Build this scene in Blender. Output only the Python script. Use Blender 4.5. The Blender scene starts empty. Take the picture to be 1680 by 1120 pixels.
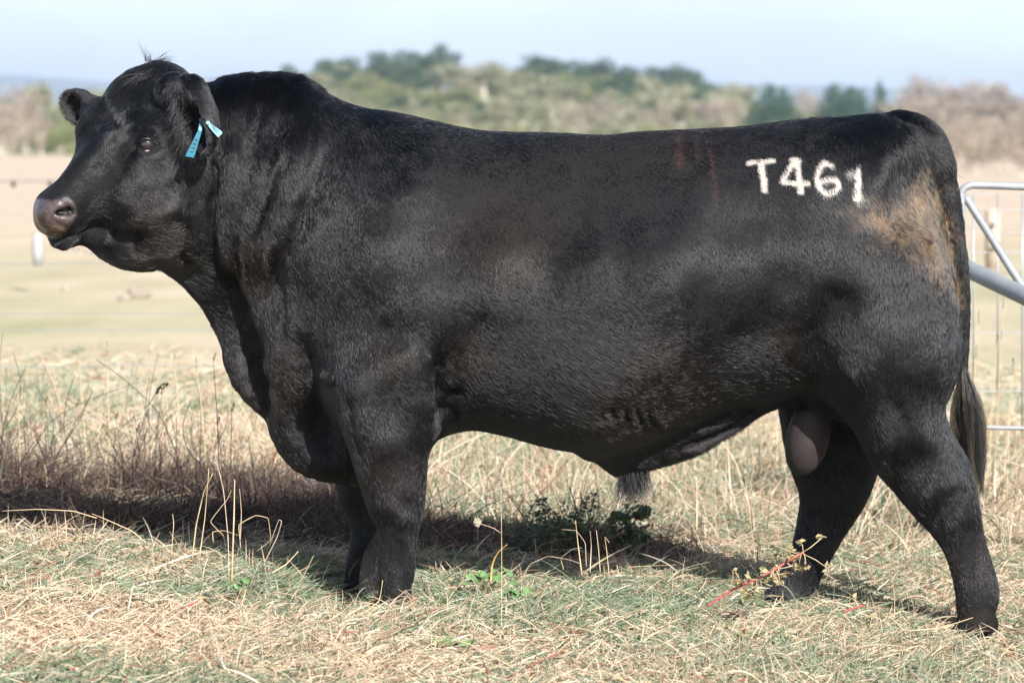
import bpy, math, random, time
import numpy as np
from mathutils import Vector, Matrix
from mathutils.bvhtree import BVHTree
T0 = time.time()
RNG = np.random.default_rng(7)
random.seed(7)
sc = bpy.context.scene
# ------------------------------------------------------------------ camera
CAM = np.array([0.0, 0.0, 1.25])
PITCH = math.radians(3.15)
FPX = 6000.0
cam = bpy.data.cameras.new('camera')
cam.lens = 36.0 * FPX / 1680.0
cam.sensor_width = 36.0
cam.clip_start = 0.1
cam.clip_end = 20000
cam.dof.use_dof = True
cam.dof.focus_distance = 9.75
cam.dof.aperture_fstop = 5.2
co = bpy.data.objects.new('camera', cam)
sc.collection.objects.link(co)
co.location = CAM
co.rotation_euler = (math.pi / 2 - PITCH, 0, 0)
sc.camera = co
# ------------------------------------------------------------------ light
SUN_EL, SUN_AZ = 34.5, 25.0          # elevation, degrees to the right of the viewing axis (behind the camera)
w = bpy.data.worlds.new('World')
sc.world = w
w.use_nodes = True
nt = w.node_tree
nt.nodes.clear()
sky = nt.nodes.new('ShaderNodeTexSky')
sky.sky_type = 'NISHITA'
sky.sun_disc = False
sky.sun_elevation = math.radians(SUN_EL)
sky.sun_rotation = math.radians(180 - SUN_AZ)
sky.air_density = 1.0
sky.dust_density = 1.6
sky.ozone_density = 1.0
tc = nt.nodes.new('ShaderNodeTexCoord')
mp = nt.nodes.new('ShaderNodeMapping')
mp.inputs['Scale'].default_value = (5, 5, 14)
nz = nt.nodes.new('ShaderNodeTexNoise')
nz.inputs['Scale'].default_value = 2.2
nz.inputs['Detail'].default_value = 5
rmp = nt.nodes.new('ShaderNodeMapRange')
rmp.inputs['From Min'].default_value = 0.42
rmp.inputs['From Max'].default_value = 0.72
rmp.inputs['To Min'].default_value = 0.72
rmp.inputs['To Max'].default_value = 1.0
mx = nt.nodes.new('ShaderNodeMix')
mx.data_type = 'RGBA'
mx.inputs[7].default_value = (11.5, 12.5, 13.3, 1)
bg = nt.nodes.new('ShaderNodeBackground')
bg.inputs['Strength'].default_value = 0.065
wo = nt.nodes.new('ShaderNodeOutputWorld')
L = nt.links.new
L(tc.outputs['Generated'], mp.inputs['Vector'])
L(mp.outputs['Vector'], nz.inputs['Vector'])
L(nz.outputs['Fac'], rmp.inputs['Value'])
# thin bright cloud low on the horizon, clear blue overhead
sxyz = nt.nodes.new('ShaderNodeSeparateXYZ')
L(tc.outputs['Generated'], sxyz.inputs[0])
fade = nt.nodes.new('ShaderNodeMapRange')
fade.inputs['From Min'].default_value = 0.05
fade.inputs['From Max'].default_value = 0.30
fade.inputs['To Min'].default_value = 1.0
fade.inputs['To Max'].default_value = 0.0
L(sxyz.outputs['Z'], fade.inputs['Value'])
mm = nt.nodes.new('ShaderNodeMath')
mm.operation = 'MULTIPLY'
L(rmp.outputs['Result'], mm.inputs[0])
L(fade.outputs['Result'], mm.inputs[1])
L(mm.outputs[0], mx.inputs['Factor'])
L(sky.outputs['Color'], mx.inputs[6])
L(mx.outputs[2], bg.inputs['Color'])
L(bg.outputs['Background'], wo.inputs['Surface'])
sun = bpy.data.lights.new('sun', 'SUN')
sun.energy = 5.0
sun.angle = math.radians(0.5)
sun.color = (1.0, 0.965, 0.92)
so = bpy.data.objects.new('sun', sun)
sc.collection.objects.link(so)
e, a = math.radians(SUN_EL), math.radians(SUN_AZ)
tosun = Vector((math.sin(a) * math.cos(e), -math.cos(a) * math.cos(e), math.sin(e)))
so.rotation_euler = tosun.to_track_quat('Z', 'Y').to_euler()
sc.view_settings.view_transform = 'Standard'
sc.view_settings.look = 'None'
sc.view_settings.exposure = 0.9
sc.view_settings.gamma = 1.0
sc.render.film_transparent = False
sc.cycles.use_denoising = True
sc.cycles.max_bounces = 6
sc.cycles.transparent_max_bounces = 8
sc.cycles.volume_bounces = 0
try:
    sc.cycles_curves.shape = 'RIBBONS'
except Exception:
    pass
# ------------------------------------------------------------------ helpers
def ray(px, py):
    a_, b_ = (np.asarray(px, float) - 840) / FPX, -(np.asarray(py, float) - 560) / FPX
    return a_, math.cos(PITCH) + b_ * math.sin(PITCH), -math.sin(PITCH) + b_ * math.cos(PITCH)

def P(px, py, Y):
    """world point seen at photo pixel px,py at depth Y"""
    dx, dy, dz = ray(px, py)
    t = Y / dy
    return np.stack([CAM[0] + t * dx, np.zeros_like(t) + Y, CAM[2] + t * dz], -1)

def proj(p):
    p = np.asarray(p) - CAM
    f = p[..., 1] * math.cos(PITCH) - p[..., 2] * math.sin(PITCH)
    u = p[..., 1] * math.sin(PITCH) + p[..., 2] * math.cos(PITCH)
    return 840 + FPX * p[..., 0] / f, 560 - FPX * u / f

def hash3(i, j, k, seed):
    h = (i * 374761393 + j * 668265263 + k * 2147483647 + seed * 144665) & 0xffffffff
    h = ((h ^ (h >> 13)) * 1274126177) & 0xffffffff
    h = (h ^ (h >> 16)) & 0xffff
    return h.astype(np.float32) / 65535.0 * 2 - 1

def vnoise(p, scale, seed=0):
    """value noise in [-1,1] on (N,3)"""
    q = np.asarray(p, np.float64) * scale + 1000.0
    i = np.floor(q).astype(np.int64)
    f = (q - i)
    f = f * f * (3 - 2 * f)
    out = 0
    for a_ in (0, 1):
        for b_ in (0, 1):
            for c_ in (0, 1):
                wgt = (f[:, 0] if a_ else 1 - f[:, 0]) * (f[:, 1] if b_ else 1 - f[:, 1]) * (f[:, 2] if c_ else 1 - f[:, 2])
                out = out + wgt * hash3(i[:, 0] + a_, i[:, 1] + b_, i[:, 2] + c_, seed)
    return out

def shepard(px, py, ctrl, power=3.0, soft=400.0):
    """smooth interpolation of control values given as (px,py,v...)"""
    ctrl = np.array(ctrl, float)
    acc = [0.0] * (ctrl.shape[1] - 2)
    ws = 0.0
    for c in ctrl:
        wgt = 1.0 / ((px - c[0]) ** 2 + (py - c[1]) ** 2 + soft) ** (power / 2)
        ws = ws + wgt
        for k in range(len(acc)):
            acc[k] = acc[k] + wgt * c[2 + k]
    return [v / ws for v in acc]

def spline(pts, n=6, closed=False):
    pts = np.array(pts, float)
    m = len(pts)
    out = []
    rng = range(m if closed else m - 1)
    for i in rng:
        p0 = pts[(i - 1) % m] if (closed or i > 0) else pts[0]
        p1 = pts[i]
        p2 = pts[(i + 1) % m]
        p3 = pts[(i + 2) % m] if (closed or i + 2 < m) else pts[-1]
        for k in range(n):
            t = k / n
            out.append(0.5 * ((2 * p1) + (-p0 + p2) * t + (2 * p0 - 5 * p1 + 4 * p2 - p3) * t * t + (-p0 + 3 * p1 - 3 * p2 + p3) * t ** 3))
    if not closed:
        out.append(pts[-1])
    return np.array(out)

def poly_sd(x, z, poly):
    """signed distance, positive inside"""
    d2 = np.full(x.shape, 1e9)
    inside = np.zeros(x.shape, bool)
    n = len(poly)
    for i in range(n):
        ax, az = poly[i]
        bx, bz = poly[(i + 1) % n]
        ex, ez = bx - ax, bz - az
        l2 = ex * ex + ez * ez + 1e-12
        t = np.clip(((x - ax) * ex + (z - az) * ez) / l2, 0, 1)
        d2 = np.minimum(d2, (x - ax - t * ex) ** 2 + (z - az - t * ez) ** 2)
        c = ((az > z) != (bz > z))
        xi = ax + (z - az) * ex / (ez if abs(ez) > 1e-9 else 1e-9)
        inside ^= c & (x < xi)
    d = np.sqrt(d2)
    return np.where(inside, d, -d)

def seg_dist(px, py, path):
    """distance in pixels to a polyline"""
    d2 = np.full(px.shape, 1e12)
    for i in range(len(path) - 1):
        ax, ay = path[i]
        bx, by = path[i + 1]
        ex, ey = bx - ax, by - ay
        t = np.clip(((px - ax) * ex + (py - ay) * ey) / (ex * ex + ey * ey + 1e-9), 0, 1)
        d2 = np.minimum(d2, (px - ax - t * ex) ** 2 + (py - ay - t * ey) ** 2)
    return np.sqrt(d2)

def smin(a_, b_, k):
    h = np.maximum(k - np.abs(a_ - b_), 0) / k
    return np.minimum(a_, b_) - h * h * k * 0.25

def blur2(f, s):
    r = int(3 * s + 1)
    k = np.exp(-np.arange(-r, r + 1) ** 2 / (2 * s * s))
    k /= k.sum()
    g = np.pad(f, r, mode='edge')
    g = sum(k[i] * g[i:i + f.shape[0], :] for i in range(2 * r + 1))
    return sum(k[i] * g[:, i:i + f.shape[1]] for i in range(2 * r + 1))

# ------------------------------------------------------------------ materials
def new_mat(name):
    m = bpy.data.materials.new(name)
    m.use_nodes = True
    n = m.node_tree
    b = n.nodes['Principled BSDF']
    return m, n, b

def mat_plain(name, col, rough=0.6, metal=0.0, noise=None, nscale=8.0, spec=0.5, bump=0.0, bscale=60):
    m, n, b = new_mat(name)
    b.inputs['Base Color'].default_value = (*col, 1)
    b.inputs['Roughness'].default_value = rough
    b.inputs['Metallic'].default_value = metal
    b.inputs['Specular IOR Level'].default_value = spec
    if noise is not None:
        tcn = n.nodes.new('ShaderNodeTexCoord')
        t = n.nodes.new('ShaderNodeTexNoise')
        t.inputs['Scale'].default_value = nscale
        t.inputs['Detail'].default_value = 5
        r = n.nodes.new('ShaderNodeValToRGB')
        r.color_ramp.elements[0].position = 0.35
        r.color_ramp.elements[1].position = 0.65
        r.color_ramp.elements[0].color = (*col, 1)
        r.color_ramp.elements[1].color = (*noise, 1)
        n.links.new(tcn.outputs['Object'], t.inputs['Vector'])
        n.links.new(t.outputs['Fac'], r.inputs['Fac'])
        n.links.new(r.outputs['Color'], b.inputs['Base Color'])
    if bump:
        tcn = n.nodes.new('ShaderNodeTexCoord')
        t = n.nodes.new('ShaderNodeTexNoise')
        t.inputs['Scale'].default_value = bscale
        bp = n.nodes.new('ShaderNodeBump')
        bp.inputs['Strength'].default_value = bump
        n.links.new(tcn.outputs['Object'], t.inputs['Vector'])
        n.links.new(t.outputs['Fac'], bp.inputs['Height'])
        n.links.new(bp.outputs['Normal'], b.inputs['Normal'])
    return m

def mat_attr(name, rough=0.7, spec=0.3, transl=0.0, sheen=0.0):
    """colour from the attribute 'col'"""
    m, n, b = new_mat(name)
    at = n.nodes.new('ShaderNodeAttribute')
    at.attribute_name = 'col'
    n.links.new(at.outputs['Color'], b.inputs['Base Color'])
    b.inputs['Roughness'].default_value = rough
    b.inputs['Specular IOR Level'].default_value = spec
    if transl:
        tr = n.nodes.new('ShaderNodeBsdfTranslucent')
        n.links.new(at.outputs['Color'], tr.inputs['Color'])
        ms = n.nodes.new('ShaderNodeMixShader')
        ms.inputs['Fac'].default_value = transl
        o = n.nodes['Material Output']
        n.links.new(b.outputs['BSDF'], ms.inputs[1])
        n.links.new(tr.outputs['BSDF'], ms.inputs[2])
        n.links.new(ms.outputs['Shader'], o.inputs['Surface'])
    return m

def mat_hair(name, rough=0.27, radial=0.42):
    m = bpy.data.materials.new(name)
    m.use_nodes = True
    n = m.node_tree
    n.nodes.clear()
    o = n.nodes.new('ShaderNodeOutputMaterial')
    h = n.nodes.new('ShaderNodeBsdfHairPrincipled')
    h.parametrization = 'COLOR'
    at = n.nodes.new('ShaderNodeAttribute')
    at.attribute_name = 'col'
    n.links.new(at.outputs['Color'], h.inputs['Color'])
    h.inputs['Roughness'].default_value = rough
    h.inputs['Radial Roughness'].default_value = radial
    h.inputs['IOR'].default_value = 1.52
    try:
        h.inputs['Random Roughness'].default_value = 0.1
    except Exception:
        pass
    n.links.new(h.outputs[0], o.inputs['Surface'])
    return m

# ------------------------------------------------------------------ object helpers
def link(o, parent=None):
    sc.collection.objects.link(o)
    if parent is not None:
        o.parent = parent
    return o

def tag(o, label=None, cat=None, group=None, kind=None):
    if label: o['label'] = label
    if cat: o['category'] = cat
    if group: o['group'] = group
    if kind: o['kind'] = kind
    return o

def empty(name, loc):
    o = bpy.data.objects.new(name, None)
    o.location = tuple(float(v) for v in loc)
    return link(o)

def mesh_np(name, V, F, mat=None, parent=None, smooth=True, col=None, origin=(0, 0, 0), tri=False):
    V = np.asarray(V, np.float32) - np.array(origin, np.float32)
    F = np.asarray(F, np.int32)
    me = bpy.data.meshes.new(name)
    k = F.shape[1]
    me.vertices.add(len(V))
    me.vertices.foreach_set('co', V.ravel())
    me.loops.add(F.size)
    me.loops.foreach_set('vertex_index', F.ravel())
    me.polygons.add(len(F))
    me.polygons.foreach_set('loop_start', np.arange(len(F), dtype=np.int32) * k)
    me.update(calc_edges=True)
    if smooth:
        me.polygons.foreach_set('use_smooth', np.ones(len(F), bool))
    if col is not None:
        at = me.attributes.new('col', 'FLOAT_COLOR', 'POINT')
        c = np.ones((len(V), 4), np.float32)
        c[:, :3] = col
        at.data.foreach_set('color', c.ravel())
    me.validate()
    if mat: me.materials.append(mat)
    o = bpy.data.objects.new(name, me)
    link(o, parent)
    if parent is None:
        o.location = origin
    return o

def curves_np(name, pts, rad, col, mat, parent=None, origin=(0, 0, 0)):
    """pts (N,K,3), rad (N,K), col (N,3)"""
    N, K = pts.shape[:2]
    hc = bpy.data.hair_curves.new(name)
    hc.add_curves([K] * N)
    pp = (pts - np.array(origin)).astype(np.float32)
    hc.position_data.foreach_set('vector', pp.ravel())
    ra = hc.attributes.get('radius') or hc.attributes.new('radius', 'FLOAT', 'POINT')
    ra.data.foreach_set('value', rad.astype(np.float32).ravel())
    at = hc.attributes.new('col', 'FLOAT_COLOR', 'CURVE')
    c = np.ones((N, 4), np.float32)
    c[:, :3] = np.clip(col, 0, 1)
    at.data.foreach_set('color', c.ravel())
    hc.materials.append(mat)
    o = bpy.data.objects.new(name, hc)
    link(o, parent)
    if parent is None:
        o.location = origin
    return o

def tube(path, rad, seg=8, cap=True):
    """returns V,F (quads) of a tapered tube"""
    path = np.array(path, float)
    n = len(path)
    rad = np.broadcast_to(np.array(rad, float), (n,))
    T = np.gradient(path, axis=0)
    T /= np.linalg.norm(T, axis=1)[:, None] + 1e-12
    up = np.array([0.0, 1.0, 0.03])
    V, F = [], []
    for i in range(n):
        a_ = np.cross(T[i], up)
        if np.linalg.norm(a_) < 0.1: a_ = np.cross(T[i], [1, 0, 0])
        a_ /= np.linalg.norm(a_)
        b_ = np.cross(T[i], a_)
        for k in range(seg):
            th = 2 * math.pi * k / seg
            V.append(path[i] + rad[i] * (math.cos(th) * a_ + math.sin(th) * b_))
    for i in range(n - 1):
        for k in range(seg):
            k2 = (k + 1) % seg
            F.append([i * seg + k, i * seg + k2, (i + 1) * seg + k2, (i + 1) * seg + k])
    if cap:
        for i0 in (0, n - 1):
            c = len(V)
            V.append(path[i0])
            for k in range(0, seg, 2):
                q = [i0 * seg + k, i0 * seg + (k + 1) % seg, i0 * seg + (k + 2) % seg, c]
                F.append(q if i0 else q[::-1])
    return np.array(V), np.array(F)

def join(parts):
    V, F, off = [], [], 0
    for v, f in parts:
        V.append(v)
        F.append(np.asarray(f) + off)
        off += len(v)
    return np.concatenate(V), np.concatenate(F)

# ------------------------------------------------------------------ terrain
def terrain(x, y):
    x = np.asarray(x, float)
    y = np.asarray(y, float)
    z = -0.058 * 2.5 * np.tanh((x + 0.28) / 2.5) * np.exp(-np.maximum(y - 12, 0) / 8)
    z = z + 0.010 * np.sin(x * 2.1 + 0.7 * y) * np.cos(y * 1.3 + 0.5) + 0.007 * np.sin(5.3 * x + 1.2) * np.sin(4.1 * y)
    z = z - 0.070 * np.exp(-((x + .42) / .15) ** 4 - ((y - 10.08) / .42) ** 4)
    z = z - 0.035 * np.exp(-((x - 1.27) / .22) ** 2 - ((y - 9.65) / .3) ** 2)
    far = np.clip((y - 60) / 200, 0, 1)
    z = z + far * 0.25 * np.sin(x * 0.03 + 1) * np.sin(y * 0.02)
    # wooded rise behind the paddock, shoulder to the right
    z = z + 9.0 * np.exp(-((x + 6) / 34) ** 2 - ((y - 560) / 130) ** 2)
    z = z + 3.5 * np.exp(-((x - 75) / 32) ** 2 - ((y - 520) / 130) ** 2)
    z = z + 2.5 * np.exp(-((x + 80) / 30) ** 2 - ((y - 600) / 120) ** 2)
    return z
exec_stage = 'setting'
# ------------------------------------------------------------------ the bull: implicit body
YM = 10.05                     # depth of the bull's middle plane
H = 0.006
X0, Y0, Z0 = -1.40, 9.50, -0.16
NX, NY, NZ = 470, 180, 292
gx = X0 + np.arange(NX) * H
gy = Y0 + np.arange(NY) * H
gz = Z0 + np.arange(NZ) * H
GX2, GZ2 = np.meshgrid(gx, gz, indexing='ij')
FIELD = np.full((NX, NY, NZ), 1.0, np.float32)

def W2(pts, Y):
    p = np.array(pts, float)
    q = P(p[:, 0], p[:, 1], Y)
    return q[:, [0, 2]]

def px2(Y):
    return proj(np.stack([GX2, np.full_like(GX2, Y), GZ2], -1))

def inflate(poly, Yp, R, ctrl, p=2.3, k=0.04, n=5, sm=1.2, sub=False):
    """add the piece whose outline is poly (photo pixels at depth Yp); ctrl rows: px,py,centre depth,half thickness"""
    global FIELD
    pl = spline(W2(poly, Yp), n, True)
    x0, x1 = pl[:, 0].min() - .09, pl[:, 0].max() + .09
    z0, z1 = pl[:, 1].min() - .09, pl[:, 1].max() + .09
    i0, i1 = max(0, int((x0 - X0) / H)), min(NX, int((x1 - X0) / H) + 1)
    k0, k1 = max(0, int((z0 - Z0) / H)), min(NZ, int((z1 - Z0) / H) + 1)
    x, z = GX2[i0:i1, k0:k1], GZ2[i0:i1, k0:k1]
    s = blur2(poly_sd(x, z, pl), sm)
    px, py = proj(np.stack([x, np.full_like(x, Yp), z], -1))
    yc, wd = shepard(px, py, ctrl)
    # smooth plateau: q falls from 1 at the outline to 0 at depth R
    q = 1 - s / R
    q = np.where(q > 0.15, q, 0.15 * np.exp((np.minimum(q, .15) - 0.15) / 0.15))
    q = blur2(q, 2.0 if R > .1 else 1.0)
    q = q[:, None, :].astype(np.float32)
    r = (np.abs(gy[None, :, None] - yc[:, None, :]) / wd[:, None, :]).astype(np.float32)
    Fv = (q ** p + r ** p) ** (1 / p)
    wd3 = wd[:, None, :].astype(np.float32)
    g = Fv ** (1 - p) * np.sqrt((q ** (p - 1) / R) ** 2 + (r ** (p - 1) / wd3) ** 2)
    d = (Fv - 1) / np.maximum(g, 0.5 / max(R, float(wd.max())))
    sl = FIELD[i0:i1, :, k0:k1]
    FIELD[i0:i1, :, k0:k1] = smin(sl, d.astype(np.float32), k)
    if i0 > 0 or True:
        pass

def prim(c, half, fn, k):
    """fn(x,y,z)->sdf on a sub-box around c"""
    global FIELD
    i0, i1 = [int(np.clip((c[0] + s * half - X0) / H, 0, NX)) for s in (-1, 1)]
    j0, j1 = [int(np.clip((c[1] + s * half - Y0) / H, 0, NY)) for s in (-1, 1)]
    k0, k1 = [int(np.clip((c[2] + s * half - Z0) / H, 0, NZ)) for s in (-1, 1)]
    x, y, z = np.meshgrid(gx[i0:i1], gy[j0:j1], gz[k0:k1], indexing='ij')
    d = fn(x, y, z).astype(np.float32)
    sl = FIELD[i0:i1, j0:j1, k0:k1]
    if k < 0:       # carve
        FIELD[i0:i1, j0:j1, k0:k1] = -smin(-sl, d, -k)
    else:
        FIELD[i0:i1, j0:j1, k0:k1] = smin(sl, d, k)

def ellip(c, axes, rad):
    """axes: 3 unit vectors, rad: 3 radii"""
    A = [np.array(v, float) / np.linalg.norm(v) for v in axes]
    def f(x, y, z):
        dx, dy, dz = x - c[0], y - c[1], z - c[2]
        u = [(dx * v[0] + dy * v[1] + dz * v[2]) for v in A]
        k0 = np.sqrt(sum((u[i] / rad[i]) ** 2 for i in range(3)))
        k1 = np.sqrt(sum((u[i] / rad[i] ** 2) ** 2 for i in range(3)))
        return k0 * (k0 - 1) / np.maximum(k1, 1e-6)
    return f

def capsule(a_, b_, ra, rb):
    a_, b_ = np.array(a_, float), np.array(b_, float)
    ab = b_ - a_
    l2 = (ab ** 2).sum()
    def f(x, y, z):
        t = np.clip(((x - a_[0]) * ab[0] + (y - a_[1]) * ab[1] + (z - a_[2]) * ab[2]) / l2, 0, 1)
        return np.sqrt((x - a_[0] - t * ab[0]) ** 2 + (y - a_[1] - t * ab[1]) ** 2 + (z - a_[2] - t * ab[2]) ** 2) - (ra + (rb - ra) * t)
    return f

def add_caps(pa, pb, ra, rb, k):
    a_, b_ = np.array(pa), np.array(pb)
    c = (a_ + b_) / 2
    prim(c, np.abs(a_ - b_).max() / 2 + max(ra, rb) + .06, capsule(a_, b_, ra, rb), k)

# ---- trunk and neck
TRUNK = [(285,175),(315,150),(350,135),(380,129),(420,125),(470,126),(500,133),(540,155),(570,169),(600,178),(640,183),(700,195),(760,209),
 (800,215),(860,217),(920,218),(960,221),(1000,222),(1040,217),(1100,214),(1180,211),(1240,205),(1320,195),(1380,194),(1440,188),
 (1470,193),(1500,207),(1518,235),(1528,275),(1541,320),(1556,390),(1570,460),(1576,530),(1572,590),(1560,635),(1535,680),(1480,705),
 (1400,700),(1340,672),(1300,652),(1240,655),(1190,668),(1130,695),(1060,728),(1000,744),(975,746),(940,740),(880,728),(820,712),
 (780,704),(745,709),(715,722),(640,770),(585,785),(540,765),(500,735),(470,690),(440,630),(410,570),(375,500),(340,460),(300,420),(265,340),(262,240)]
TR_CTRL = [(300,250,-.10,.15),(350,200,-.06,.16),(350,350,-.07,.16),(430,200,-.02,.20),(430,350,-.03,.21),(430,480,-.02,.19),(520,250,0,.27),(520,400,0,.30),
 (520,600,0,.26),(520,720,0,.17),(620,260,0,.30),(620,420,0,.36),(620,600,0,.34),(700,300,0,.33),(700,500,0,.37),(800,300,0,.34),(820,450,0,.385),(820,620,0,.36),(950,300,0,.345),
 (950,450,0,.395),(950,640,0,.37),(1080,300,0,.34),(1080,450,0,.40),(1080,620,0,.37),(1200,300,0,.33),(1200,450,0,.37),(1220,600,0,.33),
 (1300,280,0,.32),(1300,450,0,.345),(1400,300,0,.30),(1400,450,0,.34),(1400,600,0,.30),(1500,300,0,.23),(1500,450,0,.29),(1500,600,0,.26),(1560,450,0,.22)]
inflate(TRUNK, YM, 0.36, [(a_, b_, YM + c, d) for a_, b_, c, d in TR_CTRL], p=2.25, k=0.001)
# ---- dewlap and brisket keel
DEWLAP = [(258,420),(266,440),(300,466),(330,502),(350,540),(365,576),(372,610),(395,650),(435,690),(447,721),(466,756),(490,776),(525,789),(560,791),(600,780),(600,640),(520,520),(430,420),(330,330)]
inflate(DEWLAP, YM - .01, 0.10, [(300,440,YM - .05,.055),(400,560,YM,.05),(480,700,YM - .01,.075),(560,760,YM,.12)], p=2.0, k=0.05)
# ---- sheath keel
SHEATH = [(960,735),(976,748),(985,762),(1000,775),(1015,779),(1060,771),(1100,760),(1150,742),(1200,712),(1240,686),(1275,664),(1290,640),(1200,600),(1000,660)]
inflate(SHEATH, YM, 0.06, [(1000,750,YM,.05),(1150,700,YM,.045),(1250,660,YM,.05)], p=2.0, k=0.06)
# ---- near foreleg
NFORE = [(572,520),(545,600),(552,680),(574,744),(592,794),(604,835),(619,864),(622,897),(622,930),(623,962),(620,1000),(640,1010),(676,1002),(674,966),(681,938),(685,880),(693,845),(698,800),(701,763),(708,735),(719,712),(722,640),(700,540),(640,480)]
inflate(NFORE, 9.80, 0.085, [(640,500,9.84,.07),(640,600,9.82,.115),(640,700,9.80,.10),(645,780,9.79,.075),(655,850,9.78,.066),(650,930,9.78,.05),(645,1000,9.77,.062)], p=2.2, k=0.07)
# ---- far foreleg
FFORE = [(540,700),(545,770),(556,815),(569,850),(576,872),(571,910),(564,950),(558,984),(560,1006),(600,1008),(622,1000),(622,940),(628,900),(640,860),(660,800),(690,720),(620,650)]
inflate(FFORE, 10.27, 0.08, [(620,700,10.25,.10),(600,780,10.27,.08),(600,850,10.28,.068),(600,930,10.28,.052),(590,1000,10.28,.062)], p=2.2, k=0.06)
# ---- near hind leg with thigh
NHIND = [(1400,420),(1345,540),(1340,610),(1366,665),(1401,707),(1437,770),(1470,810),(1499,846),(1529,877),(1552,917),(1565,971),(1568,1011),(1584,1024),(1598,1036),(1626,1040),(1630,1002),(1638,978),(1633,944),(1621,904),(1607,846),(1600,810),(1589,761),(1574,730),(1557,698),(1549,667),(1555,640),(1569,596),(1574,540),(1566,470),(1540,400),(1470,370)]
inflate(NHIND, 9.84, 0.17, [(1450,450,9.86,.13),(1430,560,9.85,.15),(1520,560,9.85,.14),(1440,680,9.84,.125),(1510,680,9.84,.11),(1510,780,9.83,.075),(1550,840,9.82,.062),(1590,900,9.82,.05),(1600,980,9.81,.05),(1605,1030,9.81,.055)], p=2.1, k=0.06)
# ---- far hind leg
FHIND = [(1265,600),(1277,663),(1283,707),(1289,739),(1302,783),(1311,812),(1309,846),(1301,886),(1293,913),(1279,940),(1262,968),(1246,992),(1250,1012),(1300,1014),(1322,1000),(1334,976),(1352,939),(1374,899),(1397,863),(1419,828),(1435,790),(1450,740),(1470,680),(1420,600),(1340,560)]
inflate(FHIND, 10.20, 0.12, [(1360,620,10.22,.13),(1360,720,10.21,.10),(1370,800,10.20,.07),(1350,870,10.20,.056),(1310,950,10.20,.05),(1280,1000,10.19,.055)], p=2.1, k=0.05)
# ---- bare sac between the hind legs
def Pn(px, py, Y): return P(px, py, Y)
c = Pn(1326, 716, 10.00)
prim(c, .17, ellip(c, [(1, 0, -.22), (0, 1, 0), (.22, 0, 1)], (.060, .062, .108)), 0.012)
SAC_C = c
# ---- tail
TAILP = spline([(1470,206),(1510,222),(1536,262),(1553,310),(1566,360),(1574,410),(1580,460),(1582,510),(1581,560),(1578,600),(1582,640),(1588,670)], 5)
tr = np.interp(TAILP[:, 1], [200, 240, 300, 350, 400, 460, 560, 680], [.035, .038, .031, .024, .020, .017, .014, .012])
ty = np.interp(TAILP[:, 1], [200, 300, 420, 700], [YM - .02, YM - .03, YM - .04, YM - .02])
for i in range(len(TAILP) - 1):
    add_caps(Pn(*TAILP[i], ty[i]), Pn(*TAILP[i + 1], ty[i + 1]), tr[i], tr[i + 1], .006 if TAILP[i][1] > 290 else .02)

# ---- head: the outline gives the silhouette, rotated primitives give the planes of the skull
YH = 9.93
HEAD = [(240,103),(262,101),(285,108),(305,125),(335,160),(352,220),(356,300),(345,380),(310,430),(268,438),(240,447),(215,446),(190,438),(165,424),(146,407),(134,402),(120,409),(100,406),(86,398),(80,388),(68,382),(60,372),(57,355),(59,333),(66,318),(84,303),(103,287),(118,264),(122,240),(121,215),(126,198),(140,178),(158,160),(176,138),(200,118),(222,108)]
HD_CTRL = [(250,140,9.97,.11),(180,180,10.0,.12),(150,230,9.97,.12),(250,230,9.93,.15),(320,250,9.93,.14),(120,300,9.90,.09),(180,320,9.89,.10),(260,340,9.90,.12),
 (85,345,9.86,.075),(110,390,9.86,.05),(180,410,9.89,.075),(250,420,9.91,.075),(330,380,9.93,.12)]
inflate(HEAD, YH, 0.16, HD_CTRL, p=2.2, k=0.05)
yaw, fp = math.radians(44), math.radians(46)
hd = np.array([-math.cos(yaw), -math.sin(yaw), 0])
AX = hd * math.cos(fp) + np.array([0, 0, -math.sin(fp)])
DD = hd * math.sin(fp) + np.array([0, 0, math.cos(fp)])
LL = np.array([math.sin(yaw), -math.cos(yaw), 0])      # towards the bull's left, which faces the camera
HAX = [AX, LL, DD]
def hprim(px, py, Y, rad, k, axes=None, half=None):
    c = Pn(px, py, Y)
    prim(c, (half or max(rad)) + .06, ellip(c, axes or HAX, rad), k)
    return c
# muzzle barrel, cheek, brow, poll
c1, c2 = Pn(190, 262, 9.87), Pn(97, 350, 9.80)
add_caps(c1, c2, .088, .060, .04)
hprim(255, 318, 9.86, (.12, .045, .13), .05)           # cheek
hprim(214, 206, 9.865, (.07, .040, .035), .04)         # near brow ridge
hprim(258, 142, 9.98, (.06, .12, .04), .03)           # poll
hprim(100, 352, 9.775, (.032, .040, .045), .02)        # near nostril wing
hprim(108, 392, 9.83, (.06, .05, .02), .02)            # lower lip
# clip by the outline again so that the silhouette stays the photograph's
pl = spline(W2(HEAD, YH), 5, True)
def clip_head():
    i1 = int((Pn(300, 300, YH)[0] - X0) / H)
    x, z = GX2[:i1], GZ2[:i1]
    s = blur2(-poly_sd(x, z, pl), 1.0)
    zc = np.clip((Pn(300, 300, YH)[0] - x) / .10, 0, 1) * np.clip((z - Pn(300, 460, YH)[2]) / .02, 0, 1)
    s = s - (1 - zc) * 0.5
    sl = FIELD[:i1]
    FIELD[:i1] = -smin(-sl, -s[:, None, :].astype(np.float32), .015)
clip_head()
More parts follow.
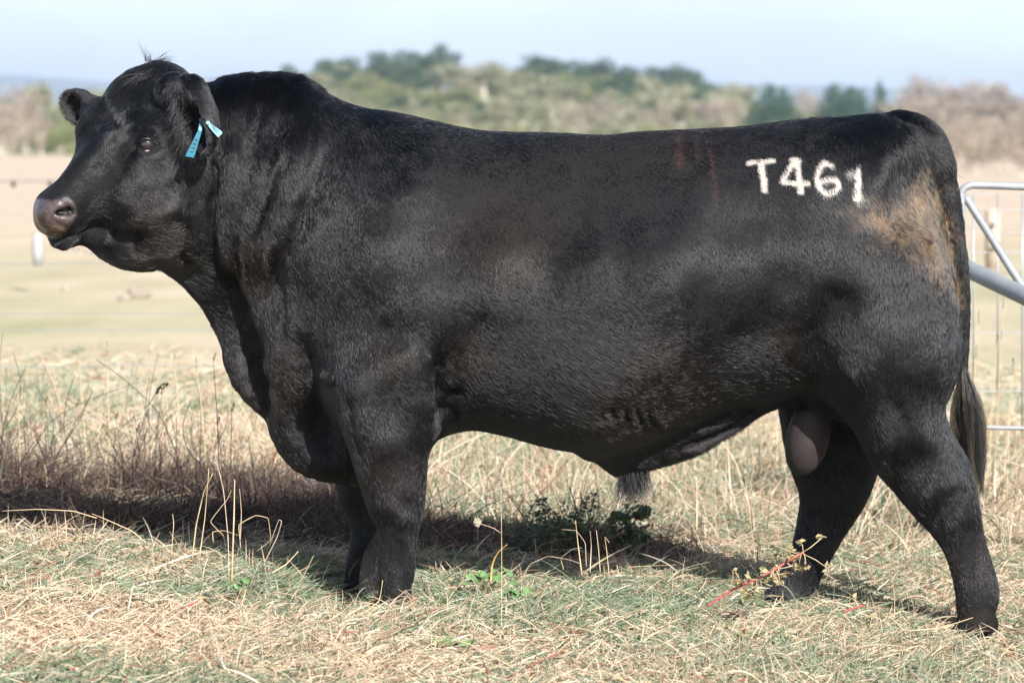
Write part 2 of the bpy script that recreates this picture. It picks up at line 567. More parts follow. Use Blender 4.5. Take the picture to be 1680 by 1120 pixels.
# ---- ears: thin cups
def ear(cpx, Y, axes, rad, off, rad2, k):
    c = Pn(*cpx, Y)
    A = [np.array(v, float) / np.linalg.norm(v) for v in axes]
    f1 = ellip(c, A, rad)
    c2_ = c + sum(A[i] * off[i] for i in range(3))
    f2 = ellip(c2_, A, rad2)
    prim(c, max(rad) + .05, lambda x, y, z: np.maximum(f1(x, y, z), -f2(x, y, z)), k)
    return c
# near ear hangs down and out; opening looks forward to the left and to the camera
e_l = np.array([.30, -.35, -1.0]); e_l /= np.linalg.norm(e_l)
e_open = np.array([-.80, -.62, 0.0]); e_open -= e_l * e_open.dot(e_l); e_open /= np.linalg.norm(e_open)
e_w = np.cross(e_l, e_open)
EAR_C = ear((324, 190), 9.75, [e_l, e_w, e_open], (.112, .058, .050), (.012, 0, .036), (.098, .046, .058), .010)
add_caps(Pn(285, 150, 9.84), Pn(312, 150, 9.77), .050, .036, .03)
# far ear stands out behind the brow
f_l = np.array([-.80, .55, .42]); f_l /= np.linalg.norm(f_l)
f_open = np.array([-.35, -.85, -.1]); f_open -= f_l * f_open.dot(f_l); f_open /= np.linalg.norm(f_open)
f_w = np.cross(f_l, f_open)
ear((134, 177), 10.15, [f_l, f_w, f_open], (.070, .047, .036), (.008, 0, .028), (.061, .039, .041), .006)
add_caps(Pn(150, 182, 10.13), Pn(175, 180, 10.06), .030, .04, .02)
def surf(px, py, y0=9.55, y1=10.4):
    for Y in np.arange(y0, y1, .003):
        p_ = P(px, py, Y)
        i = int(round((p_[0] - X0) / H)); j = int(round((Y - Y0) / H)); k = int(round((p_[2] - Z0) / H))
        if FIELD[i, j, k] < 0: return p_
    return P(px, py, YH)
# ---- carve nostril, eye socket
for (nx_, ny_, ra, rb, rc) in [(109, 346, .013, .016, .030), (99, 348, .014, .009, .024), (92, 349, .009, .006, .016)]:
    c_ = surf(nx_, ny_)
    prim(c_, .07, ellip(c_ + np.array([.004, .004, 0]), [(1, -.3, .12), (-.12, 0, 1), (.3, 1, 0)], (ra, rb, rc)), -.006)

# ------------------------------------------------------------------ surface nets
def surface_nets(F):
    nx, ny, nz_ = F.shape
    neg = F < 0
    cnt = np.zeros((nx - 1, ny - 1, nz_ - 1), np.uint8)
    for i in (0, 1):
        for j in (0, 1):
            for k in (0, 1):
                cnt += neg[i:nx - 1 + i, j:ny - 1 + j, k:nz_ - 1 + k]
    act = (cnt > 0) & (cnt < 8)
    ci, cj, ck = np.nonzero(act)
    idx = np.full(act.shape, -1, np.int32)
    idx[ci, cj, ck] = np.arange(len(ci))
    acc = np.zeros((len(ci), 3)); num = np.zeros(len(ci))
    corners = [(i, j, k) for i in (0, 1) for j in (0, 1) for k in (0, 1)]
    vals = {c_: F[ci + c_[0], cj + c_[1], ck + c_[2]].astype(np.float64) for c_ in corners}
    for c_ in corners:
        for ax in range(3):
            if c_[ax] == 0:
                d_ = list(c_); d_[ax] = 1; d_ = tuple(d_)
                va, vb = vals[c_], vals[d_]
                m = (va < 0) != (vb < 0)
                t = np.where(m, va / np.where(m, va - vb, 1), 0)
                for q in range(3):
                    acc[:, q] += np.where(m, c_[q] + (t if q == ax else 0), 0)
                num += m
    V = acc / num[:, None] + np.stack([ci, cj, ck], 1)
    V = V * H + np.array([X0, Y0, Z0])
    Fs = []
    for ax in range(3):
        o1, o2 = (ax + 1) % 3, (ax + 2) % 3
        sl0 = [slice(None)] * 3; sl1 = [slice(None)] * 3
        sl0[ax] = slice(0, F.shape[ax] - 1); sl1[ax] = slice(1, F.shape[ax])
        for o_ in (o1, o2):
            sl0[o_] = slice(1, F.shape[o_] - 1); sl1[o_] = slice(1, F.shape[o_] - 1)
        A_, B_ = neg[tuple(sl0)], neg[tuple(sl1)]
        for flip, M in ((False, A_ & ~B_), (True, ~A_ & B_)):
            p = np.stack(np.nonzero(M), 1)
            p[:, o1] += 1; p[:, o2] += 1
            def g(d1, d2):
                q = p.copy(); q[:, o1] -= d1; q[:, o2] -= d2
                return idx[q[:, 0], q[:, 1], q[:, 2]]
            quad = np.stack([g(0, 0), g(1, 0), g(1, 1), g(0, 1)], 1)
            if flip: quad = quad[:, ::-1]
            Fs.append(quad)
    Fq = np.concatenate(Fs)
    Fq = Fq[(Fq >= 0).all(1)]
    return V, Fq
FIELD[0] = FIELD[-1] = 1; FIELD[:, 0] = FIELD[:, -1] = 1; FIELD[:, :, 0] = FIELD[:, :, -1] = 1
V, Fq = surface_nets(FIELD)
del FIELD
# keep the largest connected piece only (union-find by label propagation)
def smooth(V, Fq, it, lam=0.5):
    n = len(V)
    for _ in range(it):
        acc = np.zeros((n, 3)); cnt = np.zeros(n)
        for a_, b_ in ((0, 1), (1, 2), (2, 3), (3, 0)):
            for s, t in ((a_, b_), (b_, a_)):
                for q in range(3):
                    acc[:, q] += np.bincount(Fq[:, s], V[Fq[:, t], q], n)
                cnt += np.bincount(Fq[:, s], minlength=n)
        V = V + lam * (acc / np.maximum(cnt, 1)[:, None] - V)
    return V
def normals(V, Fq):
    a_ = V[Fq[:, 2]] - V[Fq[:, 0]]; b_ = V[Fq[:, 3]] - V[Fq[:, 1]]
    fn = np.cross(a_, b_)
    N = np.zeros_like(V)
    for c_ in range(4):
        for q in range(3):
            N[:, q] += np.bincount(Fq[:, c_], fn[:, q], len(V))
    return N / (np.linalg.norm(N, axis=1)[:, None] + 1e-12)
V = smooth(V, Fq, 3)
print('body verts', len(V), 't', round(time.time() - T0, 1))
N = normals(V, Fq)
if (N[:, 2][V[:, 2] > 1.25].mean()) < 0:
    Fq = Fq[:, ::-1]; N = -N
# ---- sculpt strokes: (path px, radius px, height m)
ST = [
 # neck folds
 ([(354,225),(350,270),(346,330),(350,400),(352,440)], 6, -0.0216),
 ([(372,215),(370,280),(368,350)], 9, .005),
 ([(402,200),(407,270),(404,330),(396,360)], 7, -0.0081),
 ([(465,238),(458,280),(444,330),(432,380),(426,430)], 6, -0.0135),
 ([(500,300),(487,345),(462,400),(447,450),(438,500)], 8, -0.0175),
 ([(530,240),(520,290),(500,340),(484,372),(465,420),(460,470)], 9, -0.0162),
 ([(544,300),(532,345)], 6, -0.0081),
 ([(392,380),(386,420),(388,470)], 5, -0.0108),
 ([(372,430),(380,480),(392,520)], 6, -0.0108),
 ([(432,300),(420,360),(412,400)], 8, .006),
 ([(480,300),(466,350),(452,400)], 8, .007),
 ([(345,420),(372,470),(398,530),(415,580),(428,640),(436,690)], 11, -0.0405),
 ([(378,560),(392,610),(416,655)], 12, .012),
 ([(455,470),(452,530),(448,580),(452,640),(470,700),(500,745)], 10, .012),
 ([(478,460),(478,520),(474,560)], 6, .010),
 ([(490,540),(500,600),(520,680),(545,760)], 15, -0.0324),
 ([(526,610),(545,618)], 8, .018),
 # shoulder, elbow
 ([(655,585),(690,650)], 34, .024), ([(600,640),(620,740)], 28, .008), ([(600,575),(640,548)], 26, -.016),
 ([(556,640),(572,700),(592,770)], 10, -.012),
 ([(790,540),(762,590),(742,640)], 26, -.021), ([(718,580),(728,640),(726,700)], 9, -.030), ([(750,640),(742,690)], 9, -.022),
 ([(700,560),(714,620),(716,690)], 8, .010), ([(700,500),(760,480),(830,500)], 30, .006),
 ([(620,330),(660,470)], 55, .012), ([(560,380),(600,500)], 26, -.008),
 # barrel: soft rib shading, belly, navel crease
 ([(850,320),(905,400)], 45, -.011), ([(780,330),(740,420)], 40, -.006), ([(1235,380),(1240,480)], 55, -.015), ([(1050,420),(1050,560)], 90, .014),
 ([(1260,530),(1180,600),(1090,640)], 26, -.010), ([(1000,680),(1060,690)], 16, -.008), ([(1000,672),(1010,695)], 4, -.008), ([(1020,672),(1032,702)], 4, -.009),
 ([(1040,672),(1054,706)], 4, -.009), ([(1058,676),(1074,706)], 4, -.008), ([(985,680),(992,698)], 4, -.006), ([(1125,715),(1180,690),(1220,672)], 8, .010), ([(1110,740),(1180,708),(1240,672)], 6, -.012),
 # flank, stifle, thigh
 ([(1370,500),(1335,555),(1352,620),(1400,680)], 30, -.020), ([(1330,600),(1290,640),(1200,655)], 14, .010), ([(1300,470),(1290,550)], 30, -.012),
 ([(1480,540),(1500,600)], 50, .014), ([(1400,620),(1460,720)], 26, .012), ([(1455,640),(1500,740),(1520,800)], 14, -.010), ([(1545,470),(1555,540)], 14, -.010),
 ([(1420,320),(1470,300)], 40, -.008), ([(1320,230),(1420,215)], 26, .008), ([(1520,370),(1560,520)], 8, .006), ([(1590,840),(1572,790)], 16, .007), ([(1535,840),(1565,800)], 14, -.004),
 ([(1600,880),(1590,960)], 6, -.006),
 # foreleg
 ([(640,830),(660,850)], 14, .008), ([(650,880),(648,940)], 5, -.005), ([(668,870),(664,950)], 6, .005), ([(640,720),(660,800)], 18, .006),
 # head
 ([(186,205),(210,190),(250,192),(285,205)], 10, .008), ([(205,225),(222,215),(245,217),(262,228)], 4, .006), ([(200,262),(214,250),(226,243)], 5, -.007),
 ([(226,255),(245,258),(262,250)], 4, .004), ([(178,225),(190,260),(200,285)], 10, -.008), ([(150,200),(160,240),(165,290)], 12, -.006), ([(200,300),(250,285),(300,275)], 16, .008),
 ([(150,330),(190,310)], 14, .005), ([(180,365),(220,352),(260,345),(300,330)], 14, .010), ([(140,385),(170,378),(200,388),(240,392)], 10, -.018), ([(165,390),(230,405)], 12, -.014),
 ([(190,428),(230,425),(262,418),(290,425)], 8, .010), ([(290,410),(310,440)], 8, -.01), ([(64,386),(90,384),(112,388),(134,384),(160,372)], 3, -.010), ([(80,378),(110,384),(140,378)], 5, .004),
 ([(86,342),(84,356),(94,370),(112,374)], 3.5, -.0035), ([(84,328),(104,326),(118,334),(120,352)], 4, .005), ([(270,300),(280,360)], 26, .008), ([(310,280),(312,350)], 10, -.006),
 ([(150,150),(190,180),(180,230)], 16, -.005),
]
vpx, vpy = proj(V)
near = np.clip((-N[:, 1] + 0.15) / 0.35, 0, 1) * np.clip((10.22 - V[:, 1]) / .06, 0, 1)
dis = np.zeros(len(V))
wpx = vpx + 5 * vnoise(V, 9, 31) + 2.5 * vnoise(V, 25, 32)
wpy = vpy + 5 * vnoise(V, 9, 33)
for path, r, h in ST:
    bx = [min(p_[i] for p_ in path) - 4 * r for i in (0, 1)] + [max(p_[i] for p_ in path) + 4 * r for i in (0, 1)]
    m = (wpx > bx[0]) & (wpx < bx[2]) & (wpy > bx[1]) & (wpy < bx[3])
    if len(path) == 2 and r > 12 or r > 25:
        dis[m] += h * np.exp(-(seg_dist(wpx[m], wpy[m], path) / r) ** 2 * 0.7)
        continue
    sp = spline(path, 5)
    seg = np.concatenate([[0], np.cumsum(np.linalg.norm(np.diff(sp, axis=0), axis=1))])
    best = np.full(m.sum(), 1e9); tt = np.zeros(m.sum())
    for i in range(len(sp) - 1):
        e_ = sp[i + 1] - sp[i]
        t = np.clip(((wpx[m] - sp[i][0]) * e_[0] + (wpy[m] - sp[i][1]) * e_[1]) / (e_ @ e_ + 1e-9), 0, 1)
        d_ = (wpx[m] - sp[i][0] - t * e_[0]) ** 2 + (wpy[m] - sp[i][1] - t * e_[1]) ** 2
        b_ = d_ < best
        best[b_] = d_[b_]; tt[b_] = (seg[i] + t[b_] * (seg[i + 1] - seg[i])) / seg[-1]
    taper = np.clip(np.minimum(tt, 1 - tt) * 4 + .15, 0, 1)
    dis[m] += h * taper * np.exp(-best / r ** 2 * 0.7)
V = V + N * (dis * near)[:, None]
# the far flank gets the broad forms too, mirrored
# fine uneven skin
V = V + N * (0.0020 * vnoise(V, 9, 3) + 0.0005 * vnoise(V, 40, 4))[:, None]
# loose neck hide: fine upright ripples
rip = vnoise(np.stack([vpx / 12.0 + .25 * vpy / 12.0, vpy / 70.0, V[:, 1] * 2], 1), 1.0, 61)
V = V + N * (.0045 * rip * np.clip(1 - np.abs(vpx - 440) / 120, 0, 1) * near)[:, None]
V = smooth(V, Fq, 1, 0.4)
N = normals(V, Fq)
vpx, vpy = proj(V)
# ------------------------------------------------------------------ the bull: objects
bull = empty('bull', (0.0, YM, float(terrain(0, YM))))
tag(bull, 'stocky black bull standing side-on on dry grass, white T461 brand on its rump', 'bull')
BL = np.array(bull.location)
def in_poly(px, py, poly):
    return poly_sd(px, py, poly)
NOSE = [(50,318),(66,326),(86,330),(98,327),(110,324),(119,330),(123,340),(124,352),(120,362),(112,372),(106,382),(100,388),(84,392),(50,400)]
MUD = [(1514,275),(1524,286),(1538,325),(1556,390),(1568,455),(1570,490),(1556,480),(1532,450),(1500,425),(1445,393),(1412,372),(1382,345),(1398,332),(1440,328),(1478,322),(1500,305)]
def coat_colour(p, px, py, nearside, rng):
    n = len(px)
    c = np.tile(np.array([.0026, .0028, .0038]), (n, 1))
    br = np.clip(vnoise(p, 3.0, 11) * 1.1 - 0.15, 0, 1)
    for (x, y, r) in [(1100, 640, 90), (770, 585, 45), (1010, 690, 70), (640, 590, 40), (250, 390, 70), (1290, 560, 40), (420, 440, 60), (1110, 250, 40)]:
        br = np.maximum(br, 0.9 * np.exp(-((px - x) ** 2 + (py - y) ** 2) / r ** 2))
    c = c + br[:, None] * np.array([.0055, .0024, .000])
    # rubbed streaks over the loin
    for path, r in [([(1160, 232), (1168, 270), (1174, 330)], 3.5), ([(1112, 222), (1114, 270)], 7), ([(1140, 224), (1143, 262)], 3)]:
        k = np.exp(-(seg_dist(px + 2 * vnoise(p, 60, 5), py, path) / r) ** 2) * nearside
        c = c + k[:, None] * np.array([.020, .009, .007])
    # dried mud over the buttock
    q = px + 16 * vnoise(p, 22, 6) + 10 * vnoise(p, 60, 7)
    s = in_poly(q, py + 12 * vnoise(p, 30, 8), MUD)
    k = np.clip(s / 30 + .50, 0, 1) * nearside
    k = k * np.clip(0.88 + 0.6 * vnoise(p, 55, 9) + .4 * rng.standard_normal(n), 0.03, 1)
    if rng is not RNG: k = (k > rng.random(n) * .85).astype(float) * np.clip(.9 + .2 * rng.standard_normal(n), .3, 1.2)
    tone = np.clip(0.5 + 0.9 * vnoise(p, 26, 10), 0, 1)[:, None]
    edge = np.clip(1 - np.abs(px - np.interp(py, [280, 330, 400, 480], [1520, 1540, 1556, 1572])) / 12, 0, 1)[:, None]
    mud = np.array([.175, .110, .062]) * (1 - tone) + np.array([.085, .060, .040]) * tone + edge * np.array([.10, .04, -.01])
    c = c * (1 - k[:, None]) + mud * k[:, None]
    # mud flecks
    return c
BRAND = [([(1227,268),(1246,265.5),(1268,263.5)], 4.2), ([(1248,268),(1252,292),(1254,312)], 5.6),
         ([(1304,263),(1293,280),(1283,298)], 4.6), ([(1283,299),(1300,300.5),(1325,301)], 5.0), ([(1307,264),(1310,285),(1314,315)], 5.6), ([(1300,263),(1311,264)], 4.5),
         ([(1364,271),(1352,267),(1343,277),(1340,292),(1344,308),(1355,317),(1369,315),(1376,305),(1373,296),(1362,293),(1348,298)], 4.8),
         ([(1391,285),(1398,280),(1406,273)], 5.0), ([(1405,274),(1407,295),(1405,325)], 6.6), ([(1410,321),(1420,322)], 2.2)]
def brand_mask(p, px, py, nearside):
    x = px + 1.3 * vnoise(p, 90, 21); y = py + 1.3 * vnoise(p, 90, 22)
    k = np.zeros(len(px))
    m = (px > 1200) & (px < 1440) & (py > 240) & (py < 345)
    for path, r in BRAND:
        k[m] = np.maximum(k[m], np.clip((r - .6 - seg_dist(x[m], y[m], path)) / 2.0 + .5, 0, 1))
    return k * nearside
# skin
sc_col = np.tile(np.array([.012, .011, .012]), (len(V), 1))
nearv = (V[:, 1] < 10.15).astype(float)
sc_col = coat_colour(V, vpx, vpy, nearv, RNG) * .8
nk = np.clip(in_poly(vpx, vpy, NOSE) / 6 + .5 + .3 * vnoise(V, 120, 16), 0, 1)
nt_ = np.clip(0.5 + .5 * vnoise(V, 60, 12), 0, 1)[:, None]
low = np.clip((vpy - 350) / 30, 0, 1)[:, None]
mo2 = np.clip(.5 + .8 * vnoise(V, 150, 14), 0, 1)[:, None]
nosec = (.7 + .5 * mo2) * (np.array([.085, .066, .070]) * (1 - low) + np.array([.115, .078, .056]) * low) * (.8 + .35 * nt_)
sc_col = sc_col * (1 - nk[:, None]) + nosec * nk[:, None]
NDK = np.clip(in_poly(vpx, vpy, [(87,349),(95,343),(103,344),(107,339),(114,339),(117,347),(113,354),(107,351),(100,354),(92,353)]) / 1.5 + .5, 0, 1)[:, None]
sc_col = sc_col * (1 - .93 * NDK)
ek = np.exp(-(((vpx - 236) / 24) ** 2 + ((vpy - 240) / 13) ** 2) * 1.2)[:, None] * nearv[:, None]
sc_col = sc_col * (1 - .6 * ek) + np.array([.016, .011, .011]) * .6 * ek
sk = np.clip(1.15 - ((vpx - 1326) / 39) ** 2 - ((vpy - 718) / 68) ** 2, 0, 1) * 4
sk = np.clip(sk, 0, 1) * (np.abs(V[:, 1] - 9.99) < .085) * np.clip((vpy - 668) / 12, 0, 1)
mot = np.clip(.5 + .5 * vnoise(V, 30, 13), 0, 1)[:, None]
sc_col = sc_col * (1 - sk[:, None]) + (np.array([.034, .026, .025]) * (.8 + .35 * mot)) * sk[:, None]
bm = brand_mask(V, vpx, vpy, nearv)[:, None]
sc_col = sc_col * (1 - .8 * bm) + np.array([.45, .40, .36]) * .8 * bm
m, n_, b = new_mat('skin')
at = n_.nodes.new('ShaderNodeAttribute'); at.attribute_name = 'col'
n_.links.new(at.outputs['Color'], b.inputs['Base Color'])
wt = n_.nodes.new('ShaderNodeAttribute'); wt.attribute_name = 'wet'
mr = n_.nodes.new('ShaderNodeMapRange')
mr.inputs['To Min'].default_value = .85; mr.inputs['To Max'].default_value = .30
n_.links.new(wt.outputs['Fac'], mr.inputs['Value']); n_.links.new(mr.outputs['Result'], b.inputs['Roughness'])
b.inputs['Specular IOR Level'].default_value = .35
tcn = n_.nodes.new('ShaderNodeTexCoord')
vo = n_.nodes.new('ShaderNodeTexVoronoi'); vo.inputs['Scale'].default_value = 210
bp = n_.nodes.new('ShaderNodeBump'); bp.inputs['Strength'].default_value = .5; bp.inputs['Distance'].default_value = .002
n_.links.new(tcn.outputs['Object'], vo.inputs['Vector']); n_.links.new(vo.outputs['Distance'], bp.inputs['Height']); n_.links.new(bp.outputs['Normal'], b.inputs['Normal'])
nd = in_poly(vpx, vpy, [(86,349),(94,342),(103,343),(107,337),(115,338),(119,347),(114,356),(107,352),(100,355),(92,354)])
# eye hollow
d = np.sqrt(((vpx - 240) / 15) ** 2 + ((vpy - 238) / 9) ** 2)
V = V - N * (.014 * np.exp(-d ** 4 * .8) * nearv)[:, None]
body = mesh_np('body', V - BL, Fq, m, bull, True, sc_col)
wa = body.data.attributes.new('wet', 'FLOAT', 'POINT')
wa.data.foreach_set('value', np.clip(nk + .25 * sk, 0, 1).astype(np.float32))
BVH = BVHTree.FromPolygons([Vector(v) for v in V[::1].tolist()], Fq.tolist())
def hit(px, py):
    d_ = np.array(ray(px, py))
    r = BVH.ray_cast(Vector(CAM), Vector(d_).normalized())
    return np.array(r[0]), np.array(r[1])
print('bvh', round(time.time() - T0, 1))
# ---- coat
def flow(px, py):
    C = [(450,200,80),(400,300,84),(450,450,78),(560,250,80),(600,350,72),(600,500,74),(700,250,60),(800,350,60),(800,600,46),(1000,280,55),(1000,450,52),(1000,620,36),(1200,300,62),
         (1200,450,66),(1200,620,30),(1400,250,72),(1400,350,78),(1400,500,82),(1500,350,70),(1500,500,92),(1540,640,100),(1450,750,66),(1580,850,82),(1600,980,90),(640,700,84),(650,900,90),
         (590,900,90),(1320,850,100),(1560,250,60),(1580,500,88),(500,650,70),(400,560,60),
         (110,330,205),(150,280,230),(175,220,245),(200,160,330),(250,120,40),(290,150,60),(200,300,35),(170,350,20),(250,290,60),(300,320,75),(250,380,30),(200,420,10),(310,250,70),(240,190,15),(150,180,160)]
    C = np.array(C, float)
    rows = np.stack([C[:, 0], C[:, 1], np.cos(np.radians(C[:, 2])), np.sin(np.radians(C[:, 2]))], 1)
    return shepard(px, py, rows, 4.0, 900.0)
def length(px, py, p):
    rows = [(250,110,.015),(285,120,.015),(230,180,.020),(180,210,.018),(150,280,.011),(100,330,.006),(260,330,.016),(230,430,.020),(330,200,.016),(400,140,.030),(470,140,.030),(560,200,.016),(420,300,.020),(420,500,.018),
            (600,450,.013),(800,300,.011),(800,600,.015),(1000,250,.010),(1000,680,.024),(1100,500,.012),(1200,650,.022),(1300,300,.011),(1300,500,.013),(1450,220,.020),(1500,250,.026),(1480,400,.017),
            (1500,620,.018),(1450,750,.020),(1530,800,.022),(1590,950,.011),(650,720,.015),(660,830,.018),(650,920,.010),(590,900,.012),(1320,850,.014),(1560,330,.018),(1590,600,.02)]
    return shepard(px, py, rows, 4.0, 900.0)[0]
def sample(nh, rng):
    a_, b_, c_, d_ = [V[Fq[:, i]] for i in range(4)]
    ar = .5 * np.linalg.norm(np.cross(c_ - a_, d_ - b_), axis=1)
    fc = (a_ + b_ + c_ + d_) / 4
    nn = np.cross(c_ - a_, d_ - b_); nn /= np.linalg.norm(nn, axis=1)[:, None] + 1e-12
    tocam = CAM - fc; tocam /= np.linalg.norm(tocam, axis=1)[:, None]
    face = (nn * tocam).sum(1)
    fx, fy = proj(fc)
    wgt = ar * np.where(face > -.25, 1.0, .22)
    wgt *= np.where(fx < 360, 1.5, 1.0) * np.where(fy > 1010, .2, 1)
    wgt *= 1 - np.clip(in_poly(fx, fy, NOSE) / 9 + .62 + .3 * vnoise(fc, 120, 15), 0, 1) * (fx < 135)
    ed = np.sqrt(((fx - 240) / 17) ** 2 + ((fy - 239) / 8.5) ** 2)
    wgt *= np.where((ed < 1) & (fc[:, 1] < 10), 0, 1)
    skf = (((fx - 1326) / 38) ** 2 + ((fy - 718) / 66) ** 2 < 1) & (np.abs(fc[:, 1] - 9.99) < .08) & (fy > 668)
    wgt *= np.where(skf, .0, 1)
    cdf = np.cumsum(wgt); cdf /= cdf[-1]
    f = np.searchsorted(cdf, rng.random(nh))
    u, v = rng.random(nh)[:, None], rng.random(nh)[:, None]
    q = Fq[f]
    bil = lambda A: (1 - u) * (1 - v) * A[q[:, 0]] + u * (1 - v) * A[q[:, 1]] + u * v * A[q[:, 2]] + (1 - u) * v * A[q[:, 3]]
    p = bil(V); nrm = bil(N); nrm /= np.linalg.norm(nrm, axis=1)[:, None] + 1e-12
    return p, nrm
def coat(nh, rng):
    p, nrm = sample(nh, rng)
    px, py = proj(p)
    cx, cy = flow(px, py)
    ang = np.arctan2(cy, cx) + .30 * vnoise(p, 5, 41) + .16 * vnoise(p, 32, 42) + .12 * rng.standard_normal(nh)
    D = np.stack([np.cos(ang), np.zeros(nh), -np.sin(ang)], 1)
    D -= nrm * (D * nrm).sum(1)[:, None]
    D /= np.linalg.norm(D, axis=1)[:, None] + 1e-9
    hd_ = (px < 345) * (py < 450)
    ang = ang + hd_ * (.35 * vnoise(p, 18, 47) + .22 * vnoise(p, 50, 48))
    D = np.stack([np.cos(ang), np.zeros(nh), -np.sin(ang)], 1)
    D -= nrm * (D * nrm).sum(1)[:, None]
    D /= np.linalg.norm(D, axis=1)[:, None] + 1e-9
    ln = length(px, py, p) * (.75 + .5 * rng.random(nh)) * (1 + .25 * vnoise(p, 30, 43))
    lift = np.clip(.19 + .05 * vnoise(p, 16, 44) + .09 * rng.standard_normal(nh), .08, .9)
    top = np.clip(nrm[:, 2], 0, 1) * (px > 350) * (px < 520) * .5 + np.exp(-((px - 1500) / 60) ** 2 - ((py - 215) / 40) ** 2) * .5
    lift = np.clip(lift + top, 0, 1.1)
    # clumping: pull tips towards clump lines
    side = np.cross(nrm, D)
    ph = .14 * np.sin(2 * math.pi * (vnoise(p, 70, 45) * 1.3)) + .15 * rng.standard_normal(nh)
    K = 4
    pts = np.zeros((nh, K, 3))
    for k in range(K):
        t = k / (K - 1)
        bend = lift * (1 - .55 * t)
        pts[:, k] = p + ln[:, None] * t * (D * np.cos(bend)[:, None] + nrm * np.sin(bend)[:, None] + side * (ph * t)[:, None]) - nrm * .001
    r0 = (.00042 + .00020 * rng.random(nh)) * np.where(px < 360, .9, 1.0)
    rad = r0[:, None] * np.array([1, .95, .75, .3])[None]
    nearside = (p[:, 1] < 10.15).astype(float)
    col = coat_colour(p, px, py, nearside, rng)
    col *= (.75 + .5 * rng.random(nh))[:, None]
    col += (hd_ * (1 - nearside * 0) * .0022)[:, None]
    bk = brand_mask(p, px, py, nearside) > rng.random(nh) * .95 + .08
    wc = np.array([.66, .60, .53]) * (.85 + .2 * rng.random(nh))[:, None]
    col = np.where(bk[:, None], wc, col)
    fl = (rng.random(nh) < .00008)
    col[fl] = [.25, .21, .17]
    return pts, rad, col
HM = mat_hair('coat_hair')
NH = 900000
pts, rad, col = coat(NH, np.random.default_rng(3))
curves_np('coat', pts - BL, rad, col, HM, bull)
print('coat', round(time.time() - T0, 1))
# ---- long hairs
def strands(roots, dirs, ln, rng, K=7, wave=.10, droop=.0, r=.0005, col=(.0065, .006, .0068)):
    nh = len(roots)
    pts = np.zeros((nh, K, 3))
    d = dirs / np.linalg.norm(dirs, axis=1)[:, None]
    w1 = rng.standard_normal((nh, 3)) * wave
    w2 = rng.standard_normal((nh, 3)) * wave * .6
    ph = rng.random(nh) * 6.28
    for k in range(K):
        t = k / (K - 1)
        off = w1 * t ** 2 + w2 * (np.sin(t * 5 + ph) - np.sin(ph))[:, None] * .4
        pts[:, k] = roots + ln[:, None] * (d * t + off + np.array([0, 0, -droop]) * t * t)
    rad = np.full((nh, K), r) * np.linspace(1, .3, K)[None]
    c = np.tile(np.array(col), (nh, 1)) * (.7 + .6 * rng.random(nh))[:, None]
    return pts, rad, c
def on_body(pxs, pys, dY=.0):
    out = []
    for x, y in zip(pxs, pys):
        h, _ = hit(x, y)
        out.append(h if h[0] is not None else P(x, y, YM))
    return np.array(out, float)
rg = np.random.default_rng(5)
parts = []
# poll tuft, flopping over the brow
for (x, y, n, dx, dy, ln, lift) in [(255, 108, 130, -.5, .9, .05, .1), (280, 125, 130, .2, 1, .05, .1), (232, 120, 110, -.7, .8, .045, .1), (245, 101, 40, -.3, -.7, .035, .3), (262, 99, 30, 1, -.25, .04, .3), (300, 140, 60, .5, .6, .05, .1)]:
    X = x + rg.normal(0, 7, n); Y_ = y + np.abs(rg.normal(0, 4, n))
    R_ = []
    D_ = []
    for a_, b_ in zip(X, Y_):
        r_ = BVH.ray_cast(Vector(CAM), Vector(ray(a_, b_)).normalized())
        if r_[0] is None: continue
        R_.append(r_[0][:]); nn = np.array(r_[1][:])
        nn = nn if nn[1] < 0 else -nn
        D_.append(np.array([dx, 0, -dy]) + nn * (.35 + lift) + rg.normal(0, .18, 3))
    parts.append(strands(np.array(R_), np.array(D_), ln * (.6 + .6 * rg.random(len(R_))), rg, wave=.12, droop=.1, r=.00045))
# two cowlicks on the poll, tufts on withers and tail head
for (x, y, n, dx, dy, ln, sp) in [(240, 101, 9, -.15, -1, .048, .8), (243, 101, 6, .1, -1, .03, 1.5), (258, 101, 7, 1, -.45, .045, 2), (262, 101, 6, 1, -.2, .04, 2),
                                  (488, 131, 26, -.15, -1, .022, 3), (440, 125, 70, -.5, -.8, .014, 26), (385, 129, 60, -.8, -.5, .015, 18), (520, 143, 30, -.2, -.8, .012, 10),
                                  (1440, 188, 50, .9, -.5, .016, 12), (1470, 194, 50, 1, -.6, .016, 12), (1502, 208, 60, 1, -.6, .018, 9), (1525, 232, 60, 1, -.4, .018, 9), (1546, 262, 70, 1, -.1, .018, 9), (1434, 188, 26, .95, -.45, .032, 2.2), (1466, 192, 30, .9, -.5, .034, 2.5), (1505, 208, 34, .9, -.5, .036, 3), (1541, 246, 34, 1, -.4, .036, 3), (1524, 228, 24, .9, -.5, .028, 2.5), (1554, 272, 30, .9, .1, .026, 3)]:
    X = x + rg.normal(0, sp, n)
    yt = np.interp(X, [200, 222, 240, 262, 285, 340, 380, 420, 470, 500, 540, 1400, 1440, 1470, 1500, 1525, 1545, 1560], [120, 110, 104, 102, 109, 142, 130, 126, 127, 134, 156, 192, 189, 194, 208, 230, 258, 290])
    Yd = YH + .06 if x < 300 else YM
    R_ = P(X, yt - 3, Yd) + rg.normal(0, .004, (n, 3)) * [0, 3, 0]
    D_ = np.stack([dx + rg.normal(0, .25, n), rg.normal(0, .25, n), -dy + rg.normal(0, .25, n)], 1)
    parts.append(strands(R_, D_, ln * (.5 + .8 * rg.random(n)), rg, wave=.15, r=.0005))
